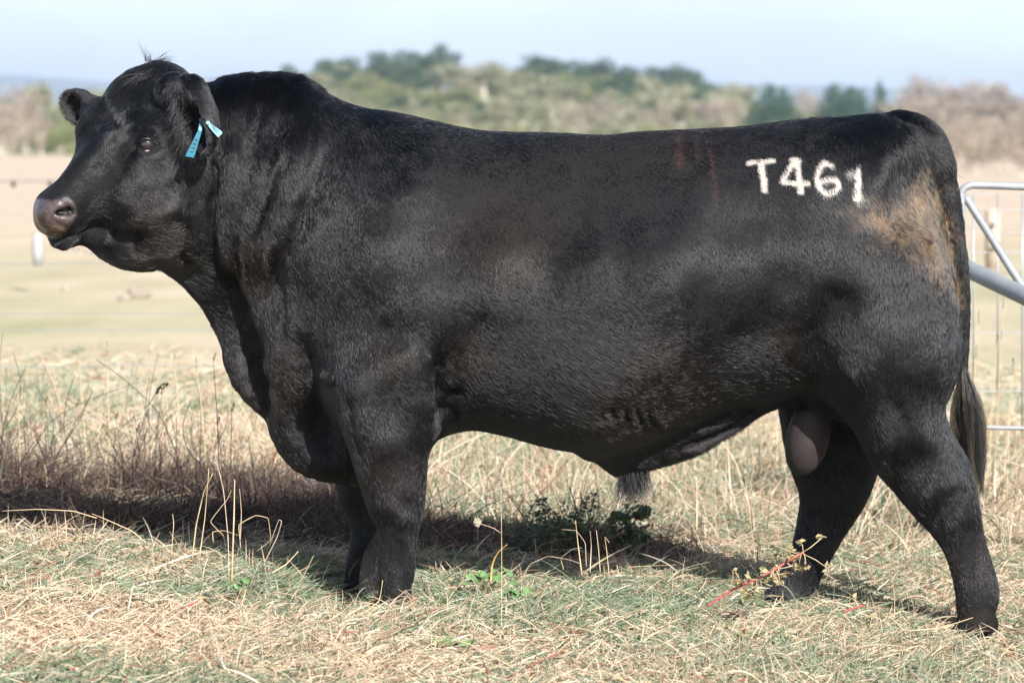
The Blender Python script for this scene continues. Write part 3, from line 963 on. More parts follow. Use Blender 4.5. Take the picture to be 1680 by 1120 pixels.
# near ear fringe: long hairs out of the cup and below its tip
for i in range(420):
    pass
n = 520
tt = rg.random(n)
ex = np.interp(tt, [0, .25, .5, .75, 1], [288, 290, 300, 312, 322]) + rg.normal(0, 3, n)
ey = np.interp(tt, [0, .25, .5, .75, 1], [158, 180, 212, 238, 250]) + rg.normal(0, 4, n)
R_ = P(ex, ey, 9.75 + rg.normal(0, .012, n))
D_ = np.stack([-.35 + rg.normal(0, .25, n), -.25 + rg.normal(0, .2, n), -1 + rg.normal(0, .2, n)], 1)
parts.append(strands(R_, D_, np.interp(tt, [0, .5, 1], [.045, .05, .03]) * (.5 + .7 * rg.random(n)), rg, wave=.15, r=.00045))
n = 260     # inner ear
ex = rg.uniform(292, 335, n); ey = rg.uniform(155, 240, n)
R_ = P(ex, ey, np.full(n, 9.765)); D_ = np.stack([-.7 + rg.normal(0, .3, n), -.6 + rg.normal(0, .2, n), -.8 + rg.normal(0, .3, n)], 1)
parts.append(strands(R_, D_, .035 * (.5 + .8 * rg.random(n)), rg, wave=.15, r=.0004))
n = 320     # far ear rim
th = rg.uniform(0, 2 * math.pi, n)
ex = 130 + 22 * np.cos(th); ey = 175 + 25 * np.sin(th)
R_ = P(ex, ey, np.full(n, 10.14)); D_ = np.stack([np.cos(th) + rg.normal(0, .3, n), -.3 + rg.normal(0, .3, n), -np.sin(th) + rg.normal(0, .3, n)], 1)
parts.append(strands(R_, D_, .014 * (.5 + .8 * rg.random(n)), rg, wave=.15, r=.0004))
n = 60      # whiskers
ex = rg.uniform(84, 165, n); ey = np.interp(ex, [84, 120, 165], [396, 407, 420]) - 2
R_ = P(ex, ey, np.full(n, YH - .04)); D_ = np.stack([-.4 + rg.normal(0, .3, n), -.2 + rg.normal(0, .3, n), -1 + rg.normal(0, .2, n)], 1)
w_ = strands(R_, D_, .014 * (.4 + 1. * rg.random(n)), rg, wave=.1, r=.00035)
w_[2][:] = [.12, .11, .10]
parts.append(w_)
def merge(parts):
    return [np.concatenate([p_[i] for p_ in parts]) for i in range(3)]
a_, b_, c_ = merge(parts)
curves_np('long_hair', a_ - BL, b_, c_, HM, bull)
# tail switch
rg = np.random.default_rng(8)
n = 3000
K = 10
clump = rg.integers(0, 60, n)
cxs = rg.normal(0, 1, (60, 3)); cln = rg.uniform(.65, 1.12, 60)
pts = np.zeros((n, K, 3)); jit = rg.normal(0, 1, (n, 3))
start = rg.uniform(0, 1, n) ** 1.3
sx = np.interp(start, [0, 1], [1580, 1589]); sy = np.interp(start, [0, 1], [585, 690])
ln = cln[clump] * rg.uniform(.7, 1.0, n)
for k in range(K):
    t = k / (K - 1)
    yy = sy + (808 - sy) * t * ln
    xc = np.interp(yy, [585, 640, 700, 750, 810], [1580, 1584, 1588, 1590, 1600])
    wd = np.interp(yy, [585, 620, 690, 740, 810], [5, 10, 17, 15, 6])
    xx = xc + wd * (cxs[clump, 0] * .62 * min(1, t * 3) + jit[:, 0] * .13) + 6.0 * t * np.sin(t * (5 + clump % 4) + clump)
    yd = YM - .03 + .018 * (cxs[clump, 1] * min(1, t * 3) + .3 * jit[:, 1])
    pts[:, k] = P(xx, yy, yd)
rad = np.full((n, K), .00055) * np.linspace(1, .5, K)[None]
base = np.tile(np.array([.005, .0045, .005]), (n, 1))
gold = (rg.random(60) < .24)[clump] & (pts[:, 0, 0] < 9)
base = np.where(gold[:, None], np.array([.06, .042, .020]), base) * (.6 + .8 * rg.random(n))[:, None]
curves_np('tail_switch', pts - BL, rad, base, HM, bull)
# sheath tuft
n = 1000
ex = rg.normal(1040, 12, n).clip(1014, 1068); R_ = P(ex, np.interp(ex, [1016, 1066], [772, 764]), YM + rg.normal(0, .012, n))
D_ = np.stack([(1036 - ex) / 60 * .35 + rg.normal(0, .09, n), rg.normal(0, .12, n), -np.ones(n)], 1)
D_[:, 0] += .35 * np.sin(ex * .7)
st = strands(R_, D_, .10 * (.35 + .65 * rg.random(n)), rg, wave=.10, r=.0006, col=(.005, .0045, .005))
curves_np('belly_tuft', st[0] - BL, st[1], st[2], HM, bull)
# ---- eye
h, hn = hit(240, 237)
ec = h + np.array([0.001, .0065, 0])
def sphere(c, r, nu=32, nv=20, scale=(1, 1, 1)):
    Vs = []
    for i in range(nv + 1):
        ph = math.pi * i / nv
        for j in range(nu):
            th = 2 * math.pi * j / nu
            Vs.append([c[0] + r * scale[0] * math.sin(ph) * math.cos(th), c[1] + r * scale[1] * math.sin(ph) * math.sin(th), c[2] + r * scale[2] * math.cos(ph)])
    Fs = [[i * nu + j, i * nu + (j + 1) % nu, (i + 1) * nu + (j + 1) % nu, (i + 1) * nu + j] for i in range(nv) for j in range(nu)]
    return np.array(Vs), np.array(Fs)
em = mat_plain('wet_eye', (.022, .018, .026), .05, spec=1.0)
v, f = sphere(ec - BL, .0218)
mesh_np('eye', v, f, em, bull)
LIDU = spline([(222,243),(227,235),(234,229),(243,228),(252,231),(258,238)], 4)
LIDL = spline([(222,243),(228,247),(238,249),(248,248),(255,244),(258,238)], 4)
def onball(q):
    out = []
    for x, y in q:
        d_ = np.array(ray(x, y)); d_ = d_ / np.linalg.norm(d_)
        oc = CAM - ec
        b2 = oc @ d_; c2_ = oc @ oc - .0238 ** 2
        disc = b2 * b2 - c2_
        t = -b2 - math.sqrt(disc) if disc > 0 else -b2
        out.append(CAM + d_ * t)
    return np.array(out)
for nm, path, r_, cc in [('upper_eyelid', LIDU, .0042, (.012, .010, .011)), ('lower_eyelid', LIDL, .0038, (.50, .40, .38))]:
    q = onball(path)
    rr = r_ * np.sin(np.linspace(.25, math.pi - .25, len(q)))
    v, f = tube(q - BL, rr, 8)
    mesh_np(nm, v, f, mat_plain(nm + '_skin', cc, .4), bull)
v, f = sphere(onball([(226, 243)])[0] - BL, .0028, 12, 8)
mesh_np('tear_duct', v, f, mat_plain('duct_skin', (.10, .05, .045), .25), bull)
# ---- ear tags
def tag_mesh(poly, Y0_, Y1_, th=.0018):
    """poly in pixels, depth running from Y0_ at the neck to Y1_ at the broad end"""
    poly = np.array(poly, float)
    n = len(poly)
    t = np.linspace(0, 1, n)
    yy = [Y0_ if i in (0, n - 1) else Y1_ for i in range(n)]
    A = np.array([P(*poly[i], yy[i]) for i in range(n)])
    nrm = np.cross(A[1] - A[0], A[-1] - A[0]); nrm /= np.linalg.norm(nrm)
    Bv = A + nrm * th
    return A, Bv
def slab(name, poly, Ya, Yb, mat, parent, th=.0018, label=None):
    import bmesh
    A, B_ = tag_mesh(poly, Ya, Yb, th)
    bm_ = bmesh.new()
    va = [bm_.verts.new(p_ - BL) for p_ in A]; vb = [bm_.verts.new(p_ - BL) for p_ in B_]
    bm_.faces.new(va); bm_.faces.new(vb[::-1])
    n = len(va)
    for i in range(n):
        bm_.faces.new([va[(i + 1) % n], va[i], vb[i], vb[(i + 1) % n]])
    bmesh.ops.recalc_face_normals(bm_, faces=bm_.faces)
    bmesh.ops.bevel(bm_, geom=bm_.edges[:], offset=.0005, segments=1, affect='EDGES')
    me = bpy.data.meshes.new(name); bm_.to_mesh(me); bm_.free()
    me.materials.append(mat)
    o = bpy.data.objects.new(name, me); link(o, parent)
    if label: o['label'] = label
    return o
TB = mat_plain('pale_blue_plastic', (.27, .48, .52), .4, noise=(.20, .40, .46), nscale=60)
TD = mat_plain('blue_plastic', (.018, .13, .20), .4, noise=(.04, .20, .28), nscale=60)
TI = mat_plain('tag_ink', (.03, .12, .16), .5)
TK = mat_plain('tag_shadow_black', (.008, .008, .009), .9, spec=.1)  # for the slab that imitates the short tag's shadow
t1 = slab('ear_tag', [(328,195),(325,214),(305,254),(304,257),(318,259.5),(319,257),(331,216),(333,197)], 9.715, 9.700, TD, bull, label='long narrow blue tag hanging inside the ear')
t2 = slab('ear_tag', [(340,200),(343,209),(356,224),(358,226),(365,219),(364,216),(351,207),(342,200)], 9.690, 9.685, TB, bull, label='short pale blue tag behind the ear')
for k in range(4):
    yk = 228 + 6.5 * k; xk = float(np.interp(yk, [214, 258], [328, 311.5])); hw = 2.2 + .35 * k
    o = slab('tag_print', [(xk - hw, yk - 1.4), (xk - hw - .5, yk + .8), (xk + hw - .5, yk + 2.0), (xk + hw, yk - .2)], 9.6965, 9.6955, TI, None, .0005)
    o.parent = t1
    o2 = slab('tag_print', [(348 + 2.2 * k, 209.5 + 2.1 * k), (349 + 2.2 * k, 210.3 + 2.1 * k), (352.4 + 2.2 * k, 207.6 + 2.4 * k), (351.6 + 2.2 * k, 206.9 + 2.4 * k)], 9.6825, 9.6825, TI, None, .0005)
    o2.parent = t2
slab('tag_shadow_slab', [(328,236),(322,247),(333,260),(346,246),(340,236)], 9.72, 9.708, TK, bull, label='black square tag backing below the ear')  # added dark slab, shaped like the cast shadow of the short pale tag

for (bx_, by_, bY, pr, mt_) in [(330, 197, 9.705, t1, TD), (341, 202, 9.686, t2, TB)]:
    v, f = sphere(P(bx_, by_, bY) - BL, .0055, 14, 8, (1, .45, 1)); mesh_np('tag_button', v, f, mt_, pr)
# ---- hooves
HOOF = mat_plain('hoof_horn', (.010, .009, .009), .95, noise=(.022, .019, .016), nscale=30, spec=.1)
for (px, py, Y, sc_) in [(645, 1004, 9.76, 1.0), (588, 1004, 10.26, 1.0), (1606, 1034, 9.80, 1.0), (1272, 1008, 10.17, .95)]:
    b0 = P(px, py, Y); cl = []
    for sd in (-1, 1):
        v_, f_ = sphere((0, 0, 0), 1, 18, 12)
        x_, y_, z_ = v_[:, 0].copy(), v_[:, 1].copy(), v_[:, 2].copy()
        up = np.clip((z_ + .6) / 1.6, 0, 1)
        nv_ = np.stack([(x_ * (.062 - .018 * up) - .012 + .018 * up) , y_ * (.026 - .006 * up) + sd * (.026 - .004 * up), np.maximum(z_, -.62) * .042 + .022], 1) * sc_
        cl.append((nv_ + b0 - BL, f_))
    v, f = join(cl); mesh_np('hoof', v, f, HOOF, bull)
# ------------------------------------------------------------------ ground sheet
def grid_mesh(name, xs_fn, ys, nx, mat):
    Vs = []
    for y in ys:
        hw = xs_fn(y)
        x = np.linspace(-hw, hw, nx)
        Vs.append(np.stack([x, np.full(nx, y), terrain(x, y)], 1))
    Vs = np.concatenate(Vs)
    ny = len(ys)
    i = np.arange(ny - 1)[:, None] * nx + np.arange(nx - 1)[None]
    F = np.stack([i, i + 1, i + nx + 1, i + nx], -1).reshape(-1, 4)
    return mesh_np(name, Vs, F, mat)
gm, gn, gb = new_mat('pasture')
geo = gn.nodes.new('ShaderNodeNewGeometry')
def noise_node(scale, detail=4, vec=None, n=gn):
    t = n.nodes.new('ShaderNodeTexNoise'); t.inputs['Scale'].default_value = scale; t.inputs['Detail'].default_value = detail
    n.links.new(vec, t.inputs['Vector']); return t
def ramp(src, stops, n=gn):
    r = n.nodes.new('ShaderNodeValToRGB')
    el = r.color_ramp.elements
    while len(el) < len(stops): el.new(0.5)
    for q, (p_, c_) in zip(el, stops):
        q.position = p_; q.color = (*c_, 1)
    n.links.new(src, r.inputs['Fac']); return r
def mixc(f, a_, b_, n=gn):
    m_ = n.nodes.new('ShaderNodeMix'); m_.data_type = 'RGBA'
    if isinstance(f, float): m_.inputs['Factor'].default_value = f
    else: n.links.new(f, m_.inputs['Factor'])
    n.links.new(a_, m_.inputs[6]); n.links.new(b_, m_.inputs[7]); return m_.outputs[2]
mpv = gn.nodes.new('ShaderNodeMapping'); mpv.inputs['Scale'].default_value = (1, .35, 1)
gn.links.new(geo.outputs['Position'], mpv.inputs['Vector'])
n1 = noise_node(.30, 6, mpv.outputs['Vector'])
n2 = noise_node(1.1, 6, mpv.outputs['Vector'])
n3 = noise_node(14, 6, geo.outputs['Position'])
green = ramp(n2.outputs['Fac'], [(.35, (.33, .33, .19)), (.65, (.43, .41, .26))])
tan = ramp(n2.outputs['Fac'], [(.3, (.46, .38, .26)), (.7, (.58, .49, .37))])
mask = ramp(n1.outputs['Fac'], [(.42, (0, 0, 0)), (.66, (1, 1, 1))])
c1_ = mixc(mask.outputs['Color'], tan.outputs['Color'], green.outputs['Color'])
# far paddock: dry bleached grass
sepx = gn.nodes.new('ShaderNodeSeparateXYZ'); gn.links.new(geo.outputs['Position'], sepx.inputs[0])
wob = gn.nodes.new('ShaderNodeMath'); wob.operation = 'MULTIPLY_ADD'; gn.links.new(n1.outputs['Fac'], wob.inputs[0]); wob.inputs[1].default_value = 30; gn.links.new(sepx.outputs['Y'], wob.inputs[2])
mrf = gn.nodes.new('ShaderNodeMapRange'); mrf.inputs['From Min'].default_value = 45; mrf.inputs['From Max'].default_value = 75
gn.links.new(wob.outputs[0], mrf.inputs['Value'])
far = ramp(n2.outputs['Fac'], [(.3, (.50, .40, .30)), (.7, (.58, .48, .38))])
c2_ = mixc(mrf.outputs['Result'], c1_, far.outputs['Color'])
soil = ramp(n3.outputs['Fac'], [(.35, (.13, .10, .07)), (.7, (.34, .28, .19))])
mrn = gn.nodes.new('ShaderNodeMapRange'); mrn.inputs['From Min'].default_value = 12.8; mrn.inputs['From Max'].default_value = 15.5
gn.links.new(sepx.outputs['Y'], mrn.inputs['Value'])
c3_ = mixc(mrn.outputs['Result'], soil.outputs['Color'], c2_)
# behind the trees at the far edge the ground is olive scrub
mrh = gn.nodes.new('ShaderNodeMapRange'); mrh.inputs['From Min'].default_value = 260; mrh.inputs['From Max'].default_value = 330
gn.links.new(sepx.outputs['Y'], mrh.inputs['Value'])
scr = ramp(n1.outputs['Fac'], [(.35, (.12, .15, .07)), (.65, (.30, .28, .14))])
c4_ = mixc(mrh.outputs['Result'], c3_, scr.outputs['Color'])
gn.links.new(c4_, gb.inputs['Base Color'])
gb.inputs['Roughness'].default_value = .95; gb.inputs['Specular IOR Level'].default_value = .1
bmp = gn.nodes.new('ShaderNodeBump'); bmp.inputs['Strength'].default_value = .8; bmp.inputs['Distance'].default_value = .05
gn.links.new(n3.outputs['Fac'], bmp.inputs['Height']); gn.links.new(bmp.outputs['Normal'], gb.inputs['Normal'])
ys = np.concatenate([np.linspace(-6, 7, 14), np.linspace(7.2, 16, 110), np.geomspace(16.3, 9000, 150)])
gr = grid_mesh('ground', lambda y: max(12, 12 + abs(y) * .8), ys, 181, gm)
tag(gr, kind='structure')

# ------------------------------------------------------------------ grass
def gz_(x, y): return terrain(x, y)
GREEN = [np.array(c_) for c_ in [(.20, .25, .16), (.27, .32, .22), (.34, .38, .27), (.15, .20, .11)]]
STRAW = [np.array(c_) for c_ in [(.58, .46, .32), (.70, .58, .41), (.46, .35, .23), (.64, .50, .36), (.74, .65, .52), (.34, .24, .16)]]
def pick(cols, n, rng):
    return np.array(cols)[rng.integers(0, len(cols), n)] * (.75 + .45 * rng.random(n))[:, None]
def patch(x, y, s, seed):
    return vnoise(np.stack([x, y, np.zeros_like(x)], 1), s, seed)
def blades(n, y0, y1, rng, kind, hmul=1.0, r=.0010, K=5, xw=.155):
    # area-uniform in a wedge in front of the camera
    y = np.sqrt(rng.uniform(y0 ** 2, y1 ** 2, n)); x = rng.uniform(-1, 1, n) * y * xw
    g = patch(x, y, .9, 71) + .6 * patch(x, y, 3.1, 72)
    hum = .5 + .5 * patch(x, y, 1.7, 73)
    az = rng.uniform(0, 2 * math.pi, n)
    u = np.stack([np.cos(az), np.sin(az), np.zeros(n)], 1)
    base = np.stack([x, y, gz_(x, y) - .004], 1)
    pts = np.zeros((n, K, 3))
    if kind == 'mat':       # dry litter lying in a loose layer
        ln = rng.uniform(.03, .13, n) * hmul
        z0 = rng.uniform(0, .028, n) * (.4 + hum) ; rise = rng.normal(0, .24, n)
        side = np.stack([-u[:, 1], u[:, 0], np.zeros(n)], 1)
        cv = rng.normal(0, .35, n); ch = rng.normal(0, .3, n)
        for k in range(K):
            t = k / (K - 1)
            pts[:, k] = base + (u * t + side * (cv * t * t)[:, None]) * ln[:, None] + np.stack([0 * x, 0 * x, z0 + ln * (rise * t + ch * t * (1 - t)) + .004], 1)
        pg = .40
    elif kind == 'tuft':    # short growing blades
        ln = rng.uniform(.03, .095, n) * hmul * (.45 + hum)
        lean = np.abs(rng.normal(.5, .45, n)); 
        for k in range(K):
            t = k / (K - 1)
            pts[:, k] = base + u * (ln * lean * t ** 1.6)[:, None] + np.stack([0 * x, 0 * x, ln * (t - .32 * lean * t * t)], 1)
        pg = .62
    else:                   # tall thin culms
        ln = rng.uniform(.10, .26, n) * hmul * (.5 + hum)
        lean = np.abs(rng.normal(.55, .45, n)); kink = rng.normal(0, .25, n)
        for k in range(K):
            t = k / (K - 1)
            pts[:, k] = base + u * (ln * (lean * t ** 1.8 + kink * np.maximum(t - .6, 0)))[:, None] + np.stack([0 * x, 0 * x, ln * (t - .25 * lean * t * t)], 1)
        pg = .15
    isg = rng.random(n) < np.clip(pg + .45 * g, .04, .92)
    col = np.where(isg[:, None], pick(GREEN, n, rng), pick(STRAW, n, rng))
    red = (rng.random(n) < .015 + .03 * np.clip(patch(x, y, 2.3, 75), 0, 1))
    col[red] = np.array([.34, .11, .09]) * (.7 + .5 * rng.random((red.sum(), 1)))
    rad = r * (.6 + .8 * rng.random(n))[:, None] * np.array([1, 1, .9, .7, .25][:K] if K == 5 else np.linspace(1, .3, K))[None]
    # nothing grows through the hooves
    return pts, rad, col
GM = mat_attr('grass_blade', .6, .25, transl=.25)
rg = np.random.default_rng(21)
P_ = [blades(210000, 7.9, 13.0, rg, 'mat', .8, .0015), blades(230000, 7.9, 13.0, rg, 'tuft', .52, .0014), blades(4000, 7.9, 11.2, rg, 'mat', 1.3, .0022), blades(90000, 7.9, 11.5, rg, 'mat', .45, .0019), blades(4000, 7.9, 11, rg, 'culm', .42, .0011),
      blades(60000, 13, 19, rg, 'tuft', .7, .0030), blades(45000, 13, 21, rg, 'mat', .9, .0030), blades(1600, 11.5, 15.5, rg, 'culm', 1.2, .0018)]
# thinner cover either side of the part the camera looks at
for sd in (-1, 1):
    for kd, n_, h_, r_ in (('mat', 60000, 1.0, .0026), ('tuft', 50000, .7, .0024)):
        q = blades(n_, 5.0, 16.0, rg, kd, h_, r_)
        X_ = q[0][:, :1, 0]; w0 = q[0][:, :1, 1] * .145
        nx_ = sd * (w0 + (3.6 * np.abs(X_) / (q[0][:, :1, 1] * .155)))
        dz = gz_(nx_, q[0][:, :1, 1]) - gz_(X_, q[0][:, :1, 1])
        q[0][:, :, 0] += nx_ - X_; q[0][:, :, 2] += dz
        P_.append(q)
# taller rough growth in a strip behind the bull
rough = blades(6000, 10.9, 14.5, rg, 'culm', .8, .0015)
yy = rough[0][:, 0, 1]; xx = rough[0][:, 0, 0]
keep = rg.random(len(yy)) < np.clip(.35 + .8 * patch(xx, yy, 1.3, 80), .03, 1)
P_.append([q[keep] for q in rough])
a_, b_, c_ = merge(P_)
gpx, gpy = proj(a_[:, 0])
gy_ = a_[:, 0, 1]
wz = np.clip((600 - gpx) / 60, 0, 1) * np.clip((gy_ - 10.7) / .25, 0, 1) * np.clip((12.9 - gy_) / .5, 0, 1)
wz = np.maximum(wz, .75 * np.clip((1180 - gpx) / 60, 0, 1) * np.clip((gy_ - 10.7) / .3, 0, 1) * np.clip((11.9 - gy_) / .3, 0, 1))  # pale grass thinned here so the bull's cast shadow looks darker
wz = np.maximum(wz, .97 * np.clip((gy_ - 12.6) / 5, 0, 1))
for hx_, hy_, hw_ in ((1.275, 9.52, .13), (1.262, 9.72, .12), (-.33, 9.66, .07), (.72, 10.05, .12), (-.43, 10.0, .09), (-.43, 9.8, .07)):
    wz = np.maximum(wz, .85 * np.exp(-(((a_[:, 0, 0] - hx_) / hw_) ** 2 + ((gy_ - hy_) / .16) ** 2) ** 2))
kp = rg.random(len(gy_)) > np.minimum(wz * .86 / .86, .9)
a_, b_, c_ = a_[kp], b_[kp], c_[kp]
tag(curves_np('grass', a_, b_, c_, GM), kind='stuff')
print('grass', len(a_), round(time.time() - T0, 1))
# dark twiggy weeds behind the bull's chest
rg = np.random.default_rng(22)
def weeds(n, pxr, Yr, hgt, cols, rng, r=.0012, K=6):
    px_ = rng.uniform(*pxr, n); Y_ = rng.uniform(*Yr, n)
    x = (px_ - 840) / FPX * Y_
    dens = .38 + .9 * patch(x, Y_, 2.6, 81)
    k_ = rng.random(n) < dens
    x, Y_ = x[k_], Y_[k_]; n = len(x)
    az = rng.uniform(0, 6.28, n); u = np.stack([np.cos(az), .6 * np.sin(az), 0 * az], 1)
    ln = hgt * rng.uniform(.2, 1.0, n) ** 1.4 * np.clip(.75 + .7 * patch(x, Y_, 2.4, 82), .2, 1.4) * np.where(rng.random(n) < .07, 1.5, 1)
    lean = np.abs(rng.normal(.45, .6, n)); cr = rng.normal(0, .45 if hgt < .3 else .15, (n, 2)); lean = lean * (1 if hgt < .3 else .6)
    pts = np.zeros((n, K, 3)); base = np.stack([x, Y_, gz_(x, Y_)], 1)
    for k in range(K):
        t = k / (K - 1)
        w_ = np.stack([cr[:, 0] * np.sin(t * 7), cr[:, 1] * np.sin(t * 5), 0 * x], 1)
        pts[:, k] = base + ln[:, None] * (u * (lean * t ** 1.5)[:, None] + w_ * .3) + np.stack([0 * x, 0 * x, ln * (t - .2 * lean * t * t)], 1)
    rad = r * (.5 + .9 * rng.random(n))[:, None] * np.linspace(1, .4, K)[None]
    return pts, rad, pick(cols, n, rng)
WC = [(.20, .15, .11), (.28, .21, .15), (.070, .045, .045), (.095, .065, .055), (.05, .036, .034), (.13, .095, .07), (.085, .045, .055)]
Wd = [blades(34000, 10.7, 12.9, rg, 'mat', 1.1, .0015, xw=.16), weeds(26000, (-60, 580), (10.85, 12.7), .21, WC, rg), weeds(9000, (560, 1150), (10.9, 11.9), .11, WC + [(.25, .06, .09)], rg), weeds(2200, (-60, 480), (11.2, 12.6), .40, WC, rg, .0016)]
dm = Wd[0]
dx_, dy_ = proj(dm[0][:, 0]); Wd[0] = None
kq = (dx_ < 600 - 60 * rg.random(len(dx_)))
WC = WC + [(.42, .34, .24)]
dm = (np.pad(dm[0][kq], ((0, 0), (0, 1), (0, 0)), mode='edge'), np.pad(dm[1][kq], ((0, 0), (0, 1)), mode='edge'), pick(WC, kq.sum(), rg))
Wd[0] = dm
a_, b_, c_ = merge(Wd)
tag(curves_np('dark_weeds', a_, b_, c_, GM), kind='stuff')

# ------------------------------------------------------------------ single plants
STEM = mat_plain('dry_stem', (.55, .40, .22), .7, noise=(.70, .55, .36), nscale=30)
STEMP = mat_plain('bleached_stem', (.62, .50, .38), .7, noise=(.42, .30, .22), nscale=45)
STEMG = mat_plain('ochre_stem', (.46, .33, .17), .7, noise=(.60, .48, .32), nscale=40)
STEMD = mat_plain('dark_stem', (.10, .07, .05), .7, noise=(.16, .11, .08), nscale=30)
SEED = mat_plain('seed_head', (.27, .235, .17), .95, noise=(.38, .33, .26), nscale=200)
SEEDD = mat_plain('brown_seed_head', (.12, .08, .05), .8, noise=(.25, .16, .09), nscale=120)
REDM = mat_plain('red_stem', (.40, .045, .06), .5, noise=(.50, .16, .12), nscale=25)
LEAFG = mat_plain('green_leaf', (.10, .20, .07), .5, noise=(.17, .28, .11), nscale=20)
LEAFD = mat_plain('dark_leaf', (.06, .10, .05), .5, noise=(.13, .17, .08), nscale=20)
LEAFY = mat_plain('withered_leaf', (.34, .27, .14), .7, noise=(.22, .20, .10), nscale=40)
def stalk(name, label, path, Y, r, mat, cat='grass stalk', group=None, head=None, hmat=None, leaves=0, rng=None):
    """path in photo pixels at depth Y, foot first"""
    q = spline(path, 5)
    if name == 'straw_stalk':       # dry culms break at the nodes instead of bowing
        p_ = np.array(path, float)
        q = np.concatenate([p_[i] + (p_[i + 1] - p_[i]) * np.linspace(.04, .96, 5)[:, None] for i in range(len(p_) - 1)])
        q = .75 * q + .25 * spline(path, 5)[np.linspace(0, 5 * (len(p_) - 1), len(q)).astype(int)]
    pw = P(q[:, 0], q[:, 1], Y + .02 * np.sin(np.linspace(0, 3, len(q)) + path[0][0]))
    o = empty(name, pw[0])
    tag(o, label, cat, group)
    B_ = pw[0]
    v, f = tube(pw - B_, np.linspace(r, r * .45, len(pw)), 6)
    mesh_np('stem', v, f, mat, o)
    if head:
        for (hx, hy, hw, hh, tilt) in head:
            vs = []
            c = P(hx, hy, Y)
            rr = random.Random(int(hx * 7 + hy))
            s_ = Y / FPX
            for k in range(46):
                t = rr.uniform(-1, 1); an = rr.uniform(0, 6.28)
                w_ = hw * .5 * math.sqrt(max(0, 1 - t * t)) * rr.uniform(.3, 1)
                lx = w_ * math.cos(an); lz = hh * .5 * t; ly = w_ * math.sin(an)
                X_ = lx * math.cos(tilt) + lz * math.sin(tilt); Z_ = -lx * math.sin(tilt) + lz * math.cos(tilt)
                cc = c - B_ + np.array([X_, ly, Z_]) * s_
                sv, sf = sphere(cc, max(.0011, .12 * hw * s_), 6, 4, (1, 1, 1.5))
                vs.append((sv, sf))
            v, f = join(vs)
            mesh_np('seed_head', v, f, hmat or SEED, o)
    return o
# the stalk in front of the belly
stalk('seed_stalk', 'single pale thin stalk in front of the belly, with three fluffy seed heads', [(822,1100),(823,1000),(823,900),(822,800)], 9.25, .0011, STEM, head=[(821,790,9,24,0), (826,817,7,9,0), (783,857,15,11,1.2)])
o = bpy.data.objects['seed_stalk']
q = P(np.array([822, 810, 795, 786.]), np.array([874, 866, 861, 858.]), 9.25) - np.array(o.location)
v, f = tube(q, .0007, 5); mesh_np('branch', v, f, STEM, o)
# straw stalks at the left, bent and crossing
SP = [([(380,960),(382,900),(384,840),(385,785)], .0028), ([(376,955),(374,880),(366,800),(340,700),(328,690)], .0016), ([(315,920),(322,860),(335,805),(350,775)], .0026), ([(327,915),(336,850),(343,765)], .0018),
      ([(430,930),(455,880),(462,855),(457,853),(440,900)], .0016), ([(350,890),(349,872),(368,870),(392,878)], .0015), ([(445,940),(470,925),(490,903)], .0026), ([(500,950),(485,930),(470,915)], .0014),
      ([(240,890),(215,870),(170,850),(150,842)], .0022), ([(160,850),(120,838),(60,835),(0,838)], .0017), ([(280,920),(285,860),(283,842)], .0016), ([(395,900),(392,860),(420,845),(440,850),(444,885),(420,905)], .0015),
      ([(368,880),(345,855),(372,820),(380,803)], .0010), ([(394,890),(396,840),(393,800)], .0014), ([(255,950),(250,900),(262,872)], .0014), ([(480,985),(500,940),(515,910)], .0014),
      ([(968,940),(970,895),(968,870)], .0018), ([(985,942),(982,900),(978,868)], .0016), ([(955,945),(948,890),(944,852)], .0020), ([(850,960),(870,925),(900,912),(935,918),(955,925)], .0013),
      ([(925,935),(920,915),(940,900),(955,898)], .0013), ([(1000,950),(995,900),(992,880),(1000,890)], .0014), ([(962,930),(960,890),(945,870),(920,868)], .0011), ([(1030,930),(1060,928),(1110,926)], .0012),
      ([(1240,925),(1232,860),(1222,780)], .0012), ([(1155,905),(1140,870),(1120,840)], .0010), ([(1200,900),(1190,850),(1170,810)], .0010), ([(1560,1000),(1550,960),(1545,935)], .0010),
      ([(30,1110),(28,1085),(26,1060)], .0022), ([(36,1110),(38,1090),(40,1066)], .0018), ([(0,1070),(60,1074),(120,1090),(165,1118)], .0012), ([(220,1052),(250,1075),(275,1105)], .0010),
      ([(60,940),(80,900),(85,880)], .0014), ([(150,990),(170,960),(190,942)], .0012), ([(1440,1085),(1445,1040),(1436,1020)], .0011), ([(1100,1060),(1140,1040),(1185,1030)], .0013), ([(1480,1035),(1540,1030),(1598,1012)], .0019),
      ([(700,1010),(706,975),(700,950)], .0014), ([(660,1000),(690,980),(706,958)], .0013), ([(590,1010),(622,985),(628,950)], .0017), ([(560,1005),(580,985),(612,990)], .0012), ([(1250,1100),(1245,1050),(1262,1010)], .001)]
